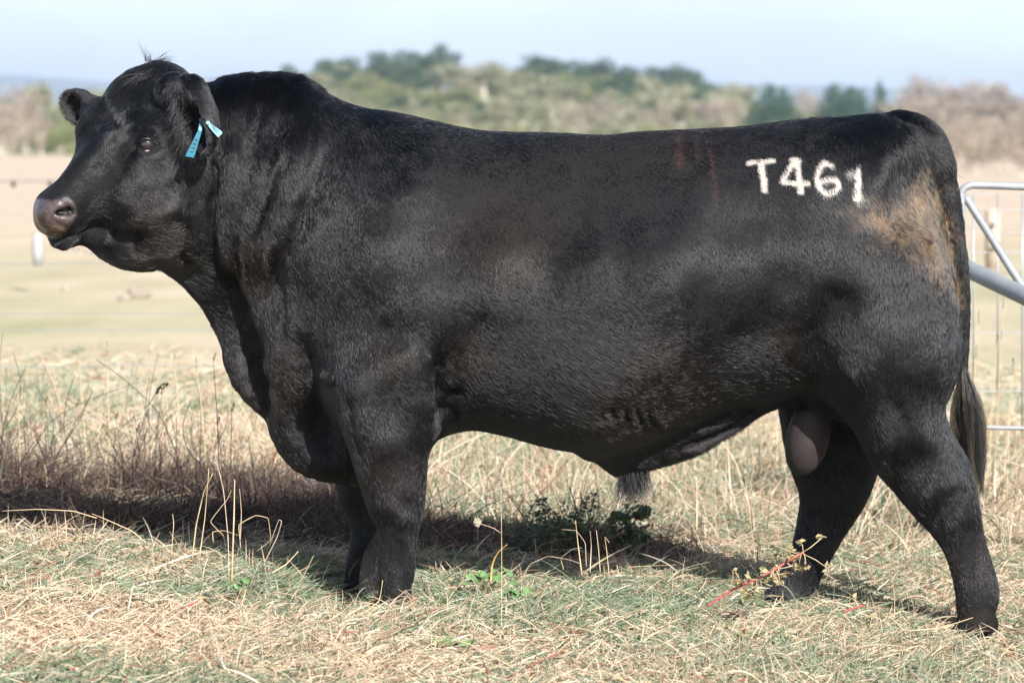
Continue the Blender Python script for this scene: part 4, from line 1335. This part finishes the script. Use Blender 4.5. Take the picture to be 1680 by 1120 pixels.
def stalk_label(pth):
    (x0_, y0_), (x1_, y1_) = pth[0], pth[-1]
    hh = y0_ - min(p_[1] for p_ in pth)
    size = 'tall' if hh > 120 else 'knee-high' if hh > 70 else 'short' if hh > 35 else 'low'
    k_ = max(abs((y1_ - y0_) * p_[0] - (x1_ - x0_) * p_[1] + x1_ * y0_ - y1_ * x0_) / (math.hypot(x1_ - x0_, y1_ - y0_) + 1) for p_ in pth)
    form = 'arched' if k_ > 18 else 'bent' if k_ > 7 else 'straight'
    lean_ = 'leaning left' if x1_ < x0_ - 12 else 'leaning right' if x1_ > x0_ + 12 else 'upright'
    xm = (x0_ + x1_) / 2
    y_ = max(y0_, y1_)
    if y_ > 1040: pl_ = 'at the bottom left corner' if xm < 200 else 'at the bottom left' if xm < 400 else 'at the bottom, before the hind legs'
    elif xm < 230: pl_ = 'at the left edge of the grass'
    elif xm < 300: pl_ = 'before the dark weeds on the left'
    elif xm < 360: pl_ = 'in the straw clump left of the chest'
    elif xm < 420: pl_ = 'in the clump below the chest'
    elif xm < 540: pl_ = 'between clump and forelegs'
    elif xm < 760: pl_ = 'against the near foreleg'
    elif xm < 1120: pl_ = 'in front of the dark bush'
    elif xm < 1300: pl_ = 'left of the far hind leg'
    else: pl_ = 'beside the near hind hoof'
    return '%s %s dry straw stalk %s, %s' % (size, form, lean_, pl_)
for i, (pth, r) in enumerate(SP):
    stalk('straw_stalk', stalk_label(pth), pth, 9.1 + .5 * (pth[0][1] < 960) + .12 * (i % 3), r * .85, (STEM, STEMP, STEMG)[i % 3], 'grass stalk', 'bent dry straw stalks in the foreground grass')
# taller seed stalks beyond the bull, soft in the distance
rr = random.Random(4)
def where_stalk(x, y):
    a_ = 'at the far left edge' if x < 50 else 'at the left, below the muzzle' if x < 90 else 'below the chin' if x < 150 else 'below the jaw' if x < 240 else 'left of the throat' if x < 300 else 'close in front of the chest' if x < 420 else 'right of the near foreleg' if x < 800 else 'right of the tail switch'
    return a_ + (', the tallest there' if y < 580 else ', reaching mid height' if y < 660 else ', one of the shorter ones' if y < 740 else ', very short')
for (x, y, yb, Y, dk) in [(350,585,760,11.2,1), (128,575,770,12.4,0), (176,572,765,12.4,0), (286,590,750,12,0), (322,598,750,12,0), (30,640,790,11.8,0), (170,650,800,11.6,0), (265,640,780,11.6,1), (225,700,800,11.5,1), (356,690,790,11.2,1), (380,668,770,11.3,1),
                          (75,655,800,11.8,1), (125,660,790,11.8,1), (190,680,800,11.6,1), (60,760,830,11.4,1), (1636,560,800,13,0), (1606,520,700,12.6,0), (1646,500,720,13,0), (1662,600,820,12.5,0), (700,850,940,10.8,1), (745,830,930,10.8,1)]:
    lean = rr.uniform(-18, 18)
    stalk('dark_seed_stalk' if dk else 'pale_seed_stalk', ('thin dark brown weed stalk %s' if dk else 'thin pale grass stalk %s') % where_stalk(x, y),
          [(x - lean, yb), (x - lean * .6, (y + yb) / 2), (x, y + 6)], Y, .0015 if dk else .0018, STEMD if dk else STEM, 'weed stalk' if dk else 'grass stalk',
          'dark weed stalks behind the bull' if dk else 'pale seed stalks behind the bull', head=[(x + (2 if dk else 0), y, 5, 26 if not dk else 14, .3 if dk else 0)], hmat=SEEDD if dk else SEED)
stalk('nodding_weed', 'small dark weed with two drooping leaves, left of the chest', [(215,770),(232,700),(252,650),(262,638)], 11.2, .0012, STEMD, 'weed', head=[(268,633,8,18,1.1), (258,641,6,10,.3)], hmat=SEEDD)
# leaves
def leaf_cloud(n, c, rad, size, rng, flat=.5):
    c = np.array(c); rad = np.array(rad)
    d = rng.normal(0, 1, (n, 3)); d /= np.linalg.norm(d, axis=1)[:, None]
    p = c + d * rad * (rng.random(n) ** .45)[:, None]
    a_ = rng.normal(0, 1, (n, 3)); a_[:, 2] *= flat; a_ /= np.linalg.norm(a_, axis=1)[:, None]
    b_ = np.cross(a_, rng.normal(0, 1, (n, 3))); b_ /= np.linalg.norm(b_, axis=1)[:, None]
    s = size * (.5 + rng.random(n))[:, None]
    V_ = np.stack([p - a_ * s, p + b_ * s * .5, p + a_ * s, p - b_ * s * .5], 1).reshape(-1, 3)
    return V_, np.arange(4 * n).reshape(-1, 4)
# leafy dark bush in the bull's shade under the belly tuft
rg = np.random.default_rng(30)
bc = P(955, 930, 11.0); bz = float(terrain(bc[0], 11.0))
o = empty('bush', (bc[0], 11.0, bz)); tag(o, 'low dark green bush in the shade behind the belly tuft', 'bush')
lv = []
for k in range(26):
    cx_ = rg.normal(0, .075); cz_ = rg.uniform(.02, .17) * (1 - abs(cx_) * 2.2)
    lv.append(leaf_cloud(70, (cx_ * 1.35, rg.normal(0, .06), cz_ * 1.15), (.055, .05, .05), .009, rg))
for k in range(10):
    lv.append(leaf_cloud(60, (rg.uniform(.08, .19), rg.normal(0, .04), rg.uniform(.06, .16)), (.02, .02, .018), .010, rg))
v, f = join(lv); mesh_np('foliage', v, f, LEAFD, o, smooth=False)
tw = []
for k in range(60):
    a0 = rg.normal(0, .02, 3) * [1, 1, 0]; e1 = np.array([rg.normal(0, .13), rg.normal(0, .06), rg.uniform(.12, .27)])
    tw.append(tube(spline([a0, a0 * .5 + e1 * .5 + rg.normal(0, .015, 3), e1], 4), np.linspace(.0018, .0007, 9), 5))
v, f = join(tw); mesh_np('twigs', v, f, STEMD, o)
# small clover-like green plant right of the forelegs
def broadleaf(name, label, px, py, Y, spread, n, size, mat, cat='plant', hgt=.05):
    b0 = P(px, py, Y); z = float(terrain(b0[0], Y))
    o = empty(name, (b0[0], Y, z)); tag(o, label, cat)
    lv, st = [], []
    for k in range(n):
        an = rg.uniform(0, 6.28); rr_ = spread * math.sqrt(rg.random()); top = np.array([rr_ * math.cos(an), rr_ * math.sin(an) * .6, hgt * rg.uniform(.5, 1.2) + .03])
        st.append(tube(spline([[0, 0, 0], top * [.5, .5, .7], top], 3), .0009, 5))
        s = size * rg.uniform(.6, 1.2); nrm = np.array([rg.normal(0, .4), -.5 + rg.normal(0, .3), 1]); nrm /= np.linalg.norm(nrm)
        u_ = np.cross(nrm, [0, 1, 0]); u_ /= np.linalg.norm(u_); w_ = np.cross(nrm, u_)
        ring = []
        for j in range(13):
            th = 2 * math.pi * j / 12
            r2 = s * (1 + .16 * math.cos(3 * th))
            ring.append(top + r2 * (u_ * math.cos(th) + w_ * math.sin(th)) + nrm * s * .18 * math.cos(2 * th))
        Vl = np.array([top] + ring[:12]); Fl = np.array([[0, 1 + 2 * j, 1 + (2 * j + 1) % 12, 1 + (2 * j + 2) % 12] for j in range(6)])
        lv.append((Vl, Fl))
    v, f = join(st); mesh_np('stem', v, f, LEAFY, o)
    v, f = join(lv); mesh_np('leaves', v, f, mat, o)
    return o
broadleaf('leafy_weed', 'small round-leaved green weed right of the forelegs', 800, 950, 9.9, .07, 26, .011, LEAFG, hgt=.05)
broadleaf('leafy_weed', 'tiny green weed growing tight against the near foreleg', 845, 975, 9.7, .05, 16, .009, LEAFG, hgt=.03)
broadleaf('leafy_weed', 'low green weed behind the straw stalks on the left', 400, 950, 9.6, .05, 16, .010, LEAFG, hgt=.04)
broadleaf('leafy_weed', 'bright green rosette flat in the grass at the bottom', 745, 1060, 8.9, .05, 22, .012, LEAFG, hgt=.008)
# curved yellow blade by the green weed
stalk('yellow_blade', 'yellow curved blade of grass beside the round-leaved weed', [(805,955),(808,925),(818,905),(832,893)], 9.85, .0028, mat_plain('yellow_blade', (.55, .36, .10), .6))
# red-stemmed creeper before the far hind leg
def red_plant(path, Y, r, label, nl=16):
    q = spline(path, 6); pw = P(q[:, 0], q[:, 1], Y)
    o = empty('red_stemmed_weed', pw[0]); tag(o, label, 'weed')
    v, f = tube(pw - pw[0], np.linspace(r, r * .7, len(pw)), 8); mesh_np('stem', v, f, REDM, o)
    lv, tw = [], []
    for k in range(nl):
        i = rg.integers(int(len(pw) * .3), len(pw)); b0 = pw[i] - pw[0]
        e1 = b0 + np.array([rg.normal(0, .03), rg.normal(0, .02), rg.normal(0, .028)])
        tw.append(tube([b0, (b0 + e1) / 2 + rg.normal(0, .004, 3), e1], .0010, 5))
        lv.append(leaf_cloud(5, e1, (.012, .012, .012), .010, rg))
    if nl:
        v, f = join(tw); mesh_np('twigs', v, f, STEM, o)
        v, f = join(lv); mesh_np('leaves', v, f, LEAFY, o, smooth=False)
red_plant([(1160,994),(1200,968),(1250,945),(1290,922),(1318,905)], 9.55, .0032, 'slanting bright red stem with withered leaves before the far hind leg', 34)
red_plant([(1385,1003),(1400,997),(1416,992)], 9.4, .003, 'short red stem lying in the grass between the hind legs', 3)
red_plant([(284,1020),(300,1000),(325,985)], 9.2, .0028, 'thin red stem lying in the grass at lower left', 4)
red_plant([(1206,1068),(1212,1040),(1222,1015)], 9.1, .0018, 'upright thin red weed below the far hind leg', 4)
red_plant([(1655,1110),(1660,1075),(1640,1040)], 9.1, .0018, 'reddish weed at the lower right corner', 8)
# ------------------------------------------------------------------ fences, gate, stones
GALV = mat_plain('galvanised_steel', (.34, .36, .38), .6, .3, noise=(.27, .29, .32), nscale=18)
WIRE = mat_plain('fence_wire', (.38, .40, .42), .45, .6)
PALE = mat_plain('white_post', (.38, .40, .42), .6, noise=(.30, .32, .33), nscale=12)
TIMB = mat_plain('weathered_timber', (.34, .27, .20), .85, noise=(.46, .38, .29), nscale=14)
BLK = mat_plain('black_insulator', (.03, .03, .03), .5)
YF = 14.7
FA = empty('wire_fence', (0, YF, float(terrain(0, YF)))); tag(FA, 'plain wire paddock fence running behind the bull on thin posts', 'fence')
FL = np.array(FA.location)
def wire(name, py0, py1, Y, mat, parent, base, x0=-60, x1=1740, r=.0016, sag=.0):
    xs = np.linspace(x0, x1, 24)
    q = P(xs, np.interp(xs, [x0, x1], [py0, py1]) + sag * np.sin(np.linspace(0, 6 * math.pi, 24)) ** 2, Y)
    v, f = tube(q - base, r, 5); mesh_np(name, v, f, mat, parent)
for y0, y1 in [(432, 300), (514, 343), (542, 380), (600, 413), (688, 520), (745, 600)]:
    wire('wire', y0, y0 - 6, YF, WIRE, FA, FL, -80, 1480, .0017, 1.5)
for y in (318, 343, 380, 413, 545, 640, 702):
    wire('wire', y, y + 2, YF, WIRE, FA, FL, 1460, 1760, .0018 if y < 600 else .0025, 1)
for x in (1597, 1637, 1677):
    q = P(np.array([x, x, x]), np.array([318, 480, 712]), YF); v, f = tube(q - FL, .0035, 6); mesh_np('dropper', v, f, WIRE, FA)
def post(name, x, yt, yb, Y, wd, mat, label, cat='fence post', cap=True):
    b0 = P(x, yb, Y); t0 = P(x, yt, Y)
    o = empty(name, b0); tag(o, label, cat)
    h_ = t0[2] - b0[2]
    prof = [(0, wd * .98), (h_ * .5, wd), (h_ * .96, wd), (h_, wd * .8)]
    v, f = tube([[0, 0, z_] for z_, _ in prof], [r_ for _, r_ in prof], 12); mesh_np('post_body', v, f, mat, o)
    for zz in ((.35, .75) if mat is not PALE else ()):
        v, f = tube([[0, -wd * 1.6, h_ * zz], [0, 0, h_ * zz]], wd * .35, 6); mesh_np('insulator', v, f, BLK if mat is PALE else GALV, o)
    return o
post('marker_post', 62, 384, 436, 30, .042, PALE, 'short white post on the left, below the muzzle')
post('marker_post', 514, 780, 812, 12.3, .012, PALE, 'small white peg seen between brisket and foreleg')
post('timber_post', 1628, 342, 440, 24, .05, mat_plain('pale_timber', (.46, .38, .30), .85), 'short tan timber post behind the gate brace on the right')
# far fence line with dark insulators
YB = 38.0
FB = empty('far_fence', (-5, YB, float(terrain(-5, YB)))); tag(FB, 'thin far fence wire on the left at nose height', 'fence'); F2 = np.array(FB.location)
wire('wire', 297, 298, YB, mat_plain('dark_wire', (.10, .09, .09), .6), FB, F2, -400, 900, .0055)
for x in (22, 82):
    q = P(np.array([x, x]), np.array([297, 307]), YB); v, f = tube(q - F2, .022, 6); mesh_np('insulator', v, f, BLK, FB)
for x in (-180, 430):
    q = P(np.array([x, x]), np.array([290, 430]), YB); v, f = tube(q - F2, .04, 8); mesh_np('post', v, f, TIMB, FB)
# gate
YG = 12.3
G = empty('farm_gate', P(1578, 700, YG)); tag(G, 'galvanised tube farm gate with diagonal brace at the right edge', 'gate'); GL_ = np.array(G.location)
def gtube(name, path, Y0_, Y1_, r):
    q = spline(path, 5); yy = np.linspace(Y0_, Y1_, len(q))
    w_ = np.array([P(q[i][0], q[i][1], yy[i]) for i in range(len(q))])
    v, f = tube(w_ - GL_, r, 12); return mesh_np(name, v, f, GALV, G)
gtube('frame_tube', [(1583,700),(1581,560),(1578,420),(1577,330),(1579,313),(1590,305),(1610,304),(1700,307),(1900,314)], YG, YG, .0130)
gtube('frame_tube', [(1583,700),(1750,704),(1900,708)], YG, YG, .0075)
gtube('brace', [(1583,322),(1630,396),(1672,462),(1740,560),(1800,650)], YG + .02, YG + .02, .0135)
S = empty('pipe_rail', P(1520, 405, 12.0)); tag(S, 'thick grey steel pipe sloping down to the right behind the tail', 'rail')
q = np.array([P(x, y, Y) for x, y, Y in [(1520, 408, 12.2), (1600, 447, 11.9), (1680, 485, 11.6), (1800, 545, 11.2), (2000, 650, 10.8)]])
v, f = tube(q - np.array(S.location), .029, 16); mesh_np('pipe', v, f, GALV, S)
v, f = tube([q[0] - np.array(S.location), np.array([q[0][0], q[0][1], float(terrain(q[0][0], q[0][1]))]) - np.array(S.location)], .03, 12); mesh_np('post', v, f, GALV, S)
# stones in the paddock
def rock(px, py, Y, s, label):
    b0 = P(px, py, Y); b0[2] = float(terrain(b0[0], Y)) 
    v, f = sphere((0, 0, 0), 1, 20, 12)
    v = v * (np.array([s[0], s[1], s[2]])) * (1 + .22 * vnoise(v + px, 2.1, 3) + .1 * vnoise(v, 5, 4))[:, None]
    v[:, 2] += s[2] * .45
    o = mesh_np('rock', v, f, ROCK, None, True); o.location = b0; tag(o, label, 'rock')
ROCK = mat_plain('stone', (.40, .34, .27), .9, noise=(.26, .22, .18), nscale=6, bump=.3)
DROP = mat_plain('dry_dung', (.16, .11, .08), .95, noise=(.24, .17, .12), nscale=10)
rock(228, 492, 28.5, (.10, .12, .05), 'pale flat boulder in the paddock below the jaw')
rock(205, 496, 28.0, (.05, .06, .04), 'smaller stone touching the pale boulder')
rock(107, 478, 30.0, (.035, .03, .03), 'little dark stone lying alone in the paddock')

# ------------------------------------------------------------------ trees
BARKP = mat_plain('pale_bark', (.60, .54, .45), .9, noise=(.34, .30, .25), nscale=1.5)
BARKD = mat_plain('dark_bark', (.12, .09, .07), .9, noise=(.18, .14, .11), nscale=1.5)
FM = mat_attr('foliage', .8, .1, transl=.2)
def crown_cloud(lobes, n, size, cols, rng, zsq=1.0):
    Vs, Cs = [], []
    tot = sum(l[3] ** 2 for l in lobes)
    for (x, y, z, r) in lobes:
        k = max(30, int(n * r * r / tot))
        d = rng.normal(0, 1, (k, 3)); d /= np.linalg.norm(d, axis=1)[:, None]
        rr_ = rng.random(k) ** .33
        p = np.array([x, y, z]) + d * [r, r, r * zsq] * rr_[:, None]
        keep = (vnoise(p + x * 3, 1.1 / max(r, .3), 91) + .5 * vnoise(p, 2.6 / max(r, .3), 92)) > -.38
        p = p[keep]; k = len(p)
        a_ = rng.normal(0, 1, (k, 3)); a_ /= np.linalg.norm(a_, axis=1)[:, None]
        b_ = np.cross(a_, rng.normal(0, 1, (k, 3))); b_ /= np.linalg.norm(b_, axis=1)[:, None]
        s = size * (.5 + rng.random(k))[:, None]
        Vs.append(np.stack([p - a_ * s, p + b_ * s * .6, p + a_ * s, p - b_ * s * .6], 1).reshape(-1, 3))
        base = np.array(cols)[rng.integers(0, len(cols), 1)] * rng.uniform(.85, 1.15)
        c_ = np.repeat(base * (.7 + .6 * rng.random(k))[:, None], 4, 0)
        Cs.append(c_)
    V_ = np.concatenate(Vs)
    return V_, np.arange(len(V_)).reshape(-1, 4), np.concatenate(Cs)
def make_tree(kind, rng):
    """unit tree 1 m high, returns (trunk mesh data, crown mesh data)"""
    lobes, br = [], []
    if kind == 'gum':        # rounded dark evergreen on a short trunk
        for k in range(11):
            an = rng.uniform(0, 6.28); rr_ = rng.uniform(0, .30)
            lobes.append((rr_ * math.cos(an), rr_ * math.sin(an), rng.uniform(.36, .80) - rr_ * .3, rng.uniform(.12, .21)))
        cols = [(.09, .14, .075), (.11, .15, .085), (.075, .12, .065)]; n, s = 3200, .022; mat = BARKD; zq = .85; th = .03
    elif kind == 'pine':     # blue-green upright pine
        for k in range(12):
            t = k / 11; an = k * 2.4; rr_ = .26 * (1 - t) + .04
            lobes.append((rr_ * math.cos(an) * .8, rr_ * math.sin(an) * .8, .20 + .68 * t, .22 * (1 - t * .55)))
        cols = [(.055, .125, .075), (.07, .14, .085)]; n, s = 3000, .020; mat = BARKD; zq = .9; th = .022
    elif kind == 'willow':   # half bare, pale trunk showing
        for k in range(14):
            an = rng.uniform(0, 6.28); rr_ = rng.uniform(.05, .34)
            lobes.append((rr_ * math.cos(an), rr_ * math.sin(an), rng.uniform(.42, .84) - rr_ * .2, rng.uniform(.08, .16)))
        cols = [(.27, .28, .16), (.33, .32, .20), (.23, .26, .14), (.34, .30, .20)]; n, s = 2000, .018; mat = BARKP; zq = 1.1; th = .06
    elif kind == 'bare':     # leafless brown thicket tree
        for k in range(16):
            an = rng.uniform(0, 6.28); rr_ = rng.uniform(.0, .36)
            lobes.append((rr_ * math.cos(an), rr_ * math.sin(an), rng.uniform(.25, .84) - rr_ * .25, rng.uniform(.10, .17)))
        cols = [(.34, .26, .21), (.30, .24, .21), (.38, .30, .23), (.26, .22, .16)]; n, s = 2300, .013; mat = BARKP; zq = 1.1; th = .03
    else:                    # yellow-green shrub
        for k in range(12):
            an = rng.uniform(0, 6.28); rr_ = rng.uniform(.0, .42)
            lobes.append((rr_ * math.cos(an), rr_ * math.sin(an), rng.uniform(.15, .72) - rr_ * .3, rng.uniform(.14, .24)))
        cols = [(.26, .29, .11), (.30, .31, .14), (.22, .25, .11)]; n, s = 2600, .022; mat = BARKD; zq = .9; th = .03
    tv = [tube(spline([(0, 0, -.05), (.012, .0, .15), (-.01, .01, .35), (.01, 0, .62)], 4), np.linspace(th, th * .35, 13), 7)]
    for l in lobes[:9]:
        z0 = rng.uniform(.14, .42)
        tv.append(tube(spline([(0, 0, z0), (l[0] * .5, l[1] * .5, z0 * .4 + l[2] * .6 - .03), (l[0], l[1], l[2])], 4), np.linspace(th * .45, th * .12, 9), 5))
    if kind in ('bare', 'willow'):
        for l in lobes:
            for _ in range(5):
                d = rng.normal(0, 1, 3); d /= np.linalg.norm(d); d[2] = abs(d[2])
                e1 = np.array(l[:3]) + d * l[3] * 1.2
                tv.append(tube([l[:3], (np.array(l[:3]) + e1) / 2 + rng.normal(0, .01, 3), e1], [.005, .0035, .002], 4, False))
    tr = join(tv)
    V_, F_, C_ = crown_cloud(lobes, n, s, cols, rng, zq)
    to = mesh_np('trunk', *tr, mat); cr = mesh_np('crown', V_, F_, FM, None, False, C_)
    md = (to.data, cr.data)
    bpy.data.objects.remove(to); bpy.data.objects.remove(cr)
    return md
rgt = np.random.default_rng(50)
PROTO = {k: [make_tree(k, rgt) for _ in range(3)] for k in ('gum', 'pine', 'willow', 'bare', 'shrub')}
NM = {'gum': 'evergreen_tree', 'pine': 'pine_tree', 'willow': 'pale_tree', 'bare': 'bare_tree', 'shrub': 'shrub'}
CATS = {'gum': 'tree', 'pine': 'pine tree', 'willow': 'tree', 'bare': 'tree', 'shrub': 'shrub'}
TXT = {'gum': 'rounded dull green tree', 'pine': 'dark blue-green pine', 'willow': 'sparse tan-crowned tree', 'bare': 'bare brown tree', 'shrub': 'yellow-green bushy shrub'}
count = [0]
ZONES = {}
def tree(kind, px, ytop, Y, wide, where, zone=None):
    x = (px - 840) / FPX * Y / math.cos(PITCH)
    z = float(terrain(x, Y))
    top = P(px, ytop, Y)[2]
    h = max(1.5, top - z + 8 * Y / FPX)
    h /= .97
    tr, cr = PROTO[kind][count[0] % 3]
    count[0] += 1
    o = empty(NM[kind], (x, Y, z - .05))
    grp = '%ss %s' % (TXT[kind], where)
    tag(o, '%s %s' % (TXT[kind], where), CATS[kind], grp)
    w_ = 1.45 * wide * Y / FPX / .86
    ZONES.setdefault(grp, []).append((px, o, TXT[kind], where))
    o.scale = (w_, w_, h)
    o.rotation_euler[2] = rgt.uniform(0, 6.28)
    for nm, me in (('trunk', tr), ('crown', cr)):
        c_ = bpy.data.objects.new(nm, me); link(c_, o)
R = rgt.uniform
ridge = 'on the rise beyond the bull\'s back'
for px, yt, Y, wd in [(478,104,600,60),(535,92,560,66),(575,92,570,80),(620,84,560,80),(655,78,580,60),(690,90,555,80),(722,70,590,52),(735,80,600,40),(560,112,520,80),(640,108,530,90),(700,118,520,80)]:
    tree('gum', px, yt, Y, wd, 'left on the rise')
for px, yt, Y, wd in [(875,90,560,80),(905,96,555,70),(950,96,550,80),(990,96,560,84),(1020,108,550,70),(1065,104,555,80),(1110,104,560,86),(1135,118,550,60),(1040,135,530,90),(1100,140,530,90),(960,130,525,90)]:
    tree('gum', px, yt, Y, wd, 'mid rise')
for px, yt, Y, wd in [(640,140,480,90),(700,142,470,100),(760,145,475,90),(600,150,470,80),(670,160,440,90),(740,165,440,90),(790,170,440,70)]:
    tree('gum' if px % 20 else 'shrub', px, yt, Y, wd, 'low on the rise')
for px, yt, Y, wd in [(780,106,540,80),(815,104,530,90),(845,118,510,80),(870,132,470,80),(905,128,460,80),(935,138,450,70),(1075,140,430,90),(1010,150,440,70),(560,150,450,80),(520,140,460,70),(830,150,420,80),(880,160,400,70),(1150,150,440,80),(1195,138,460,80),(1220,140,470,70),(960,165,400,80),(1120,168,400,80),(1180,165,400,80),(1235,160,410,70)]:
    tree('willow', px, yt, Y, wd, 'below the rise')
for px, yt, Y, wd in [(1262,142,380,75),(1285,148,375,60),(1365,142,380,70),(1390,144,380,66),(1410,150,378,50),(1442,138,385,36)]:
    tree('pine', px, yt, Y, wd, 'beyond the rump')
for px, yt, Y, wd in [(1320,143,470,56),(1500,120,420,44),(1340,160,440,60),(1480,150,380,80),(1520,126,400,80),(1560,128,390,90),(1590,124,400,90),(1630,135,380,90),(1670,145,380,90),(1540,150,330,90),(1600,155,320,100),(1660,165,320,100),(1500,170,330,80),(1570,190,280,80),(1630,190,270,90),(1680,185,270,90),(1530,200,280,70)]:
    tree('bare', px, yt, Y, wd, 'at right beyond the rump')
for px, yt, Y, wd in [(1575,200,150,60),(1610,185,160,80),(1650,195,150,80),(1690,180,160,90),(1560,215,180,60),(1635,210,130,70),(1600,225,125,60),(1675,220,120,70),(1720,200,140,90)]:
    tree('bare', px, yt, Y, wd, 'in the brush behind the gate')
for px, yt, Y, wd in [(1300,172,400,70),(1390,172,400,80),(1440,168,410,80),(1350,180,380,70),(1250,178,390,70),(1470,178,360,60),(1600,235,250,50)]:
    tree('shrub', px, yt, Y, wd, 'beyond the rump')
for px, yt, Y, wd in [(20,134,330,90),(60,132,340,80),(-30,130,330,90),(0,160,280,80),(45,165,290,80),(100,160,330,60),(10,190,250,60),(70,190,260,50)]:
    tree('bare' if px in (20, 0, 45, 10, 70) else 'willow', px, yt, Y, wd, 'left of the bull\'s face')
for px, yt, Y, wd in [(95,150,350,70),(130,140,360,80),(165,135,380,80),(200,140,380,80),(110,175,300,60),(140,185,290,60)]:
    tree('shrub', px, yt, Y, wd, 'left of the bull\'s face')
for k in range(34):         # upper belt climbing the rise
    px = 470 + 23 * k + R(-10, 10)
    yt = np.interp(px, [470, 560, 700, 800, 1100, 1180, 1240], [128, 112, 108, 120, 122, 140, 160]) + R(-4, 14)
    tree('gum' if rgt.random() < .45 else 'shrub' if rgt.random() < .5 else 'willow', px, yt, R(470, 545), R(60, 90), 'high in the tree belt')
for k in range(44):         # closed belt of pale trees right across
    px = -60 + 42 * k + R(-12, 12)
    yt = np.interp(px, [0, 180, 500, 900, 1240, 1300, 1440, 1500, 1700], [160, 175, 165, 168, 165, 185, 180, 160, 165]) + R(-8, 10)
    tree('bare' if px > 1480 or rgt.random() < .2 else 'willow', px, yt, R(370, 400), R(55, 80), 'in the belt of trees across the paddock')
for px in list(range(-620, -80, 36)) + list(range(1780, 2320, 36)):
    tree(['willow', 'bare', 'shrub', 'gum'][int(R(0, 3.99))], px, R(140, 180), R(330, 420), R(60, 90), 'in the tree line beyond the frame')
for k in range(60):         # low scrub closing the foot of the tree line
    px = -80 + 30.5 * k + R(-8, 8)
    tree('shrub' if rgt.random() < .4 else 'willow', px, R(196, 216), R(300, 360), R(50, 75), 'low along the foot of the tree line')
ORD = ['', 'second', 'third', 'fourth', 'fifth', 'sixth', 'seventh', 'eighth', 'ninth', 'tenth', 'eleventh', 'twelfth', 'thirteenth', 'fourteenth', 'fifteenth', 'sixteenth', 'seventeenth', 'eighteenth', 'nineteenth', 'twentieth']
for grp, lst in ZONES.items():
    lst.sort(key=lambda q_: q_[0])
    n = len(lst)
    if n > 20 or 'foot of the tree line' in grp or n == 1: continue
    for i, (_, o_, txt, where) in enumerate(lst):
        if i < (n + 1) // 2: nm = (ORD[i] + ' ' if i else 'left') + ('from the left' if i else 'most')
        else:
            j = n - 1 - i
            nm = (ORD[j] + ' ' if j else 'right') + ('from the right' if j else 'most')
        o_['label'] = '%s %s, %s' % (txt, where, nm)
# ------------------------------------------------------------------ hills on the skyline
hm = mat_plain('hill_cover', (.09, .12, .08), .95, noise=(.15, .16, .09), nscale=.004)
def ridge_mesh(name, Y, depth, hfun, x0, x1, n=160):
    xs = np.linspace(x0, x1, n)
    rows = []
    for t in np.linspace(0, 1, 9):
        prof = math.sin(t * math.pi) ** .8
        rows.append(np.stack([xs, np.full(n, Y + depth * t), hfun(xs) * prof - 3 + 3 * prof], 1))
    V_ = np.concatenate(rows)
    i = np.arange(8)[:, None] * n + np.arange(n - 1)[None]
    F_ = np.stack([i, i + 1, i + n + 1, i + n], -1).reshape(-1, 4)
    tag(mesh_np(name, V_, F_, hm), kind='structure')
ridge_mesh('hills', 5200, 1500, lambda x: 110 + 10 * np.sin(x * .004 + 1) + 5 * np.sin(x * .013) - 26 * np.clip((x + 300) / 900, 0, 1), -2600, 2600)
# ------------------------------------------------------------------ air
import bmesh
bm_ = bmesh.new(); bmesh.ops.create_cube(bm_, size=1)
me = bpy.data.meshes.new('haze'); bm_.to_mesh(me); bm_.free()
hz = bpy.data.objects.new('haze', me); link(hz)
hz.scale = (9000, 7000, 160); hz.location = (0, 3400, 160 / 2 - 30)
tag(hz, kind='stuff')
m = bpy.data.materials.new('air'); m.use_nodes = True; n_ = m.node_tree; n_.nodes.clear()
o_ = n_.nodes.new('ShaderNodeOutputMaterial'); pv = n_.nodes.new('ShaderNodeVolumePrincipled')
pv.inputs['Color'].default_value = (.62, .76, 1.0, 1); pv.inputs['Density'].default_value = .00024; pv.inputs['Anisotropy'].default_value = 0
n_.links.new(pv.outputs['Volume'], o_.inputs['Volume']); me.materials.append(m)
print('done', round(time.time() - T0, 1))
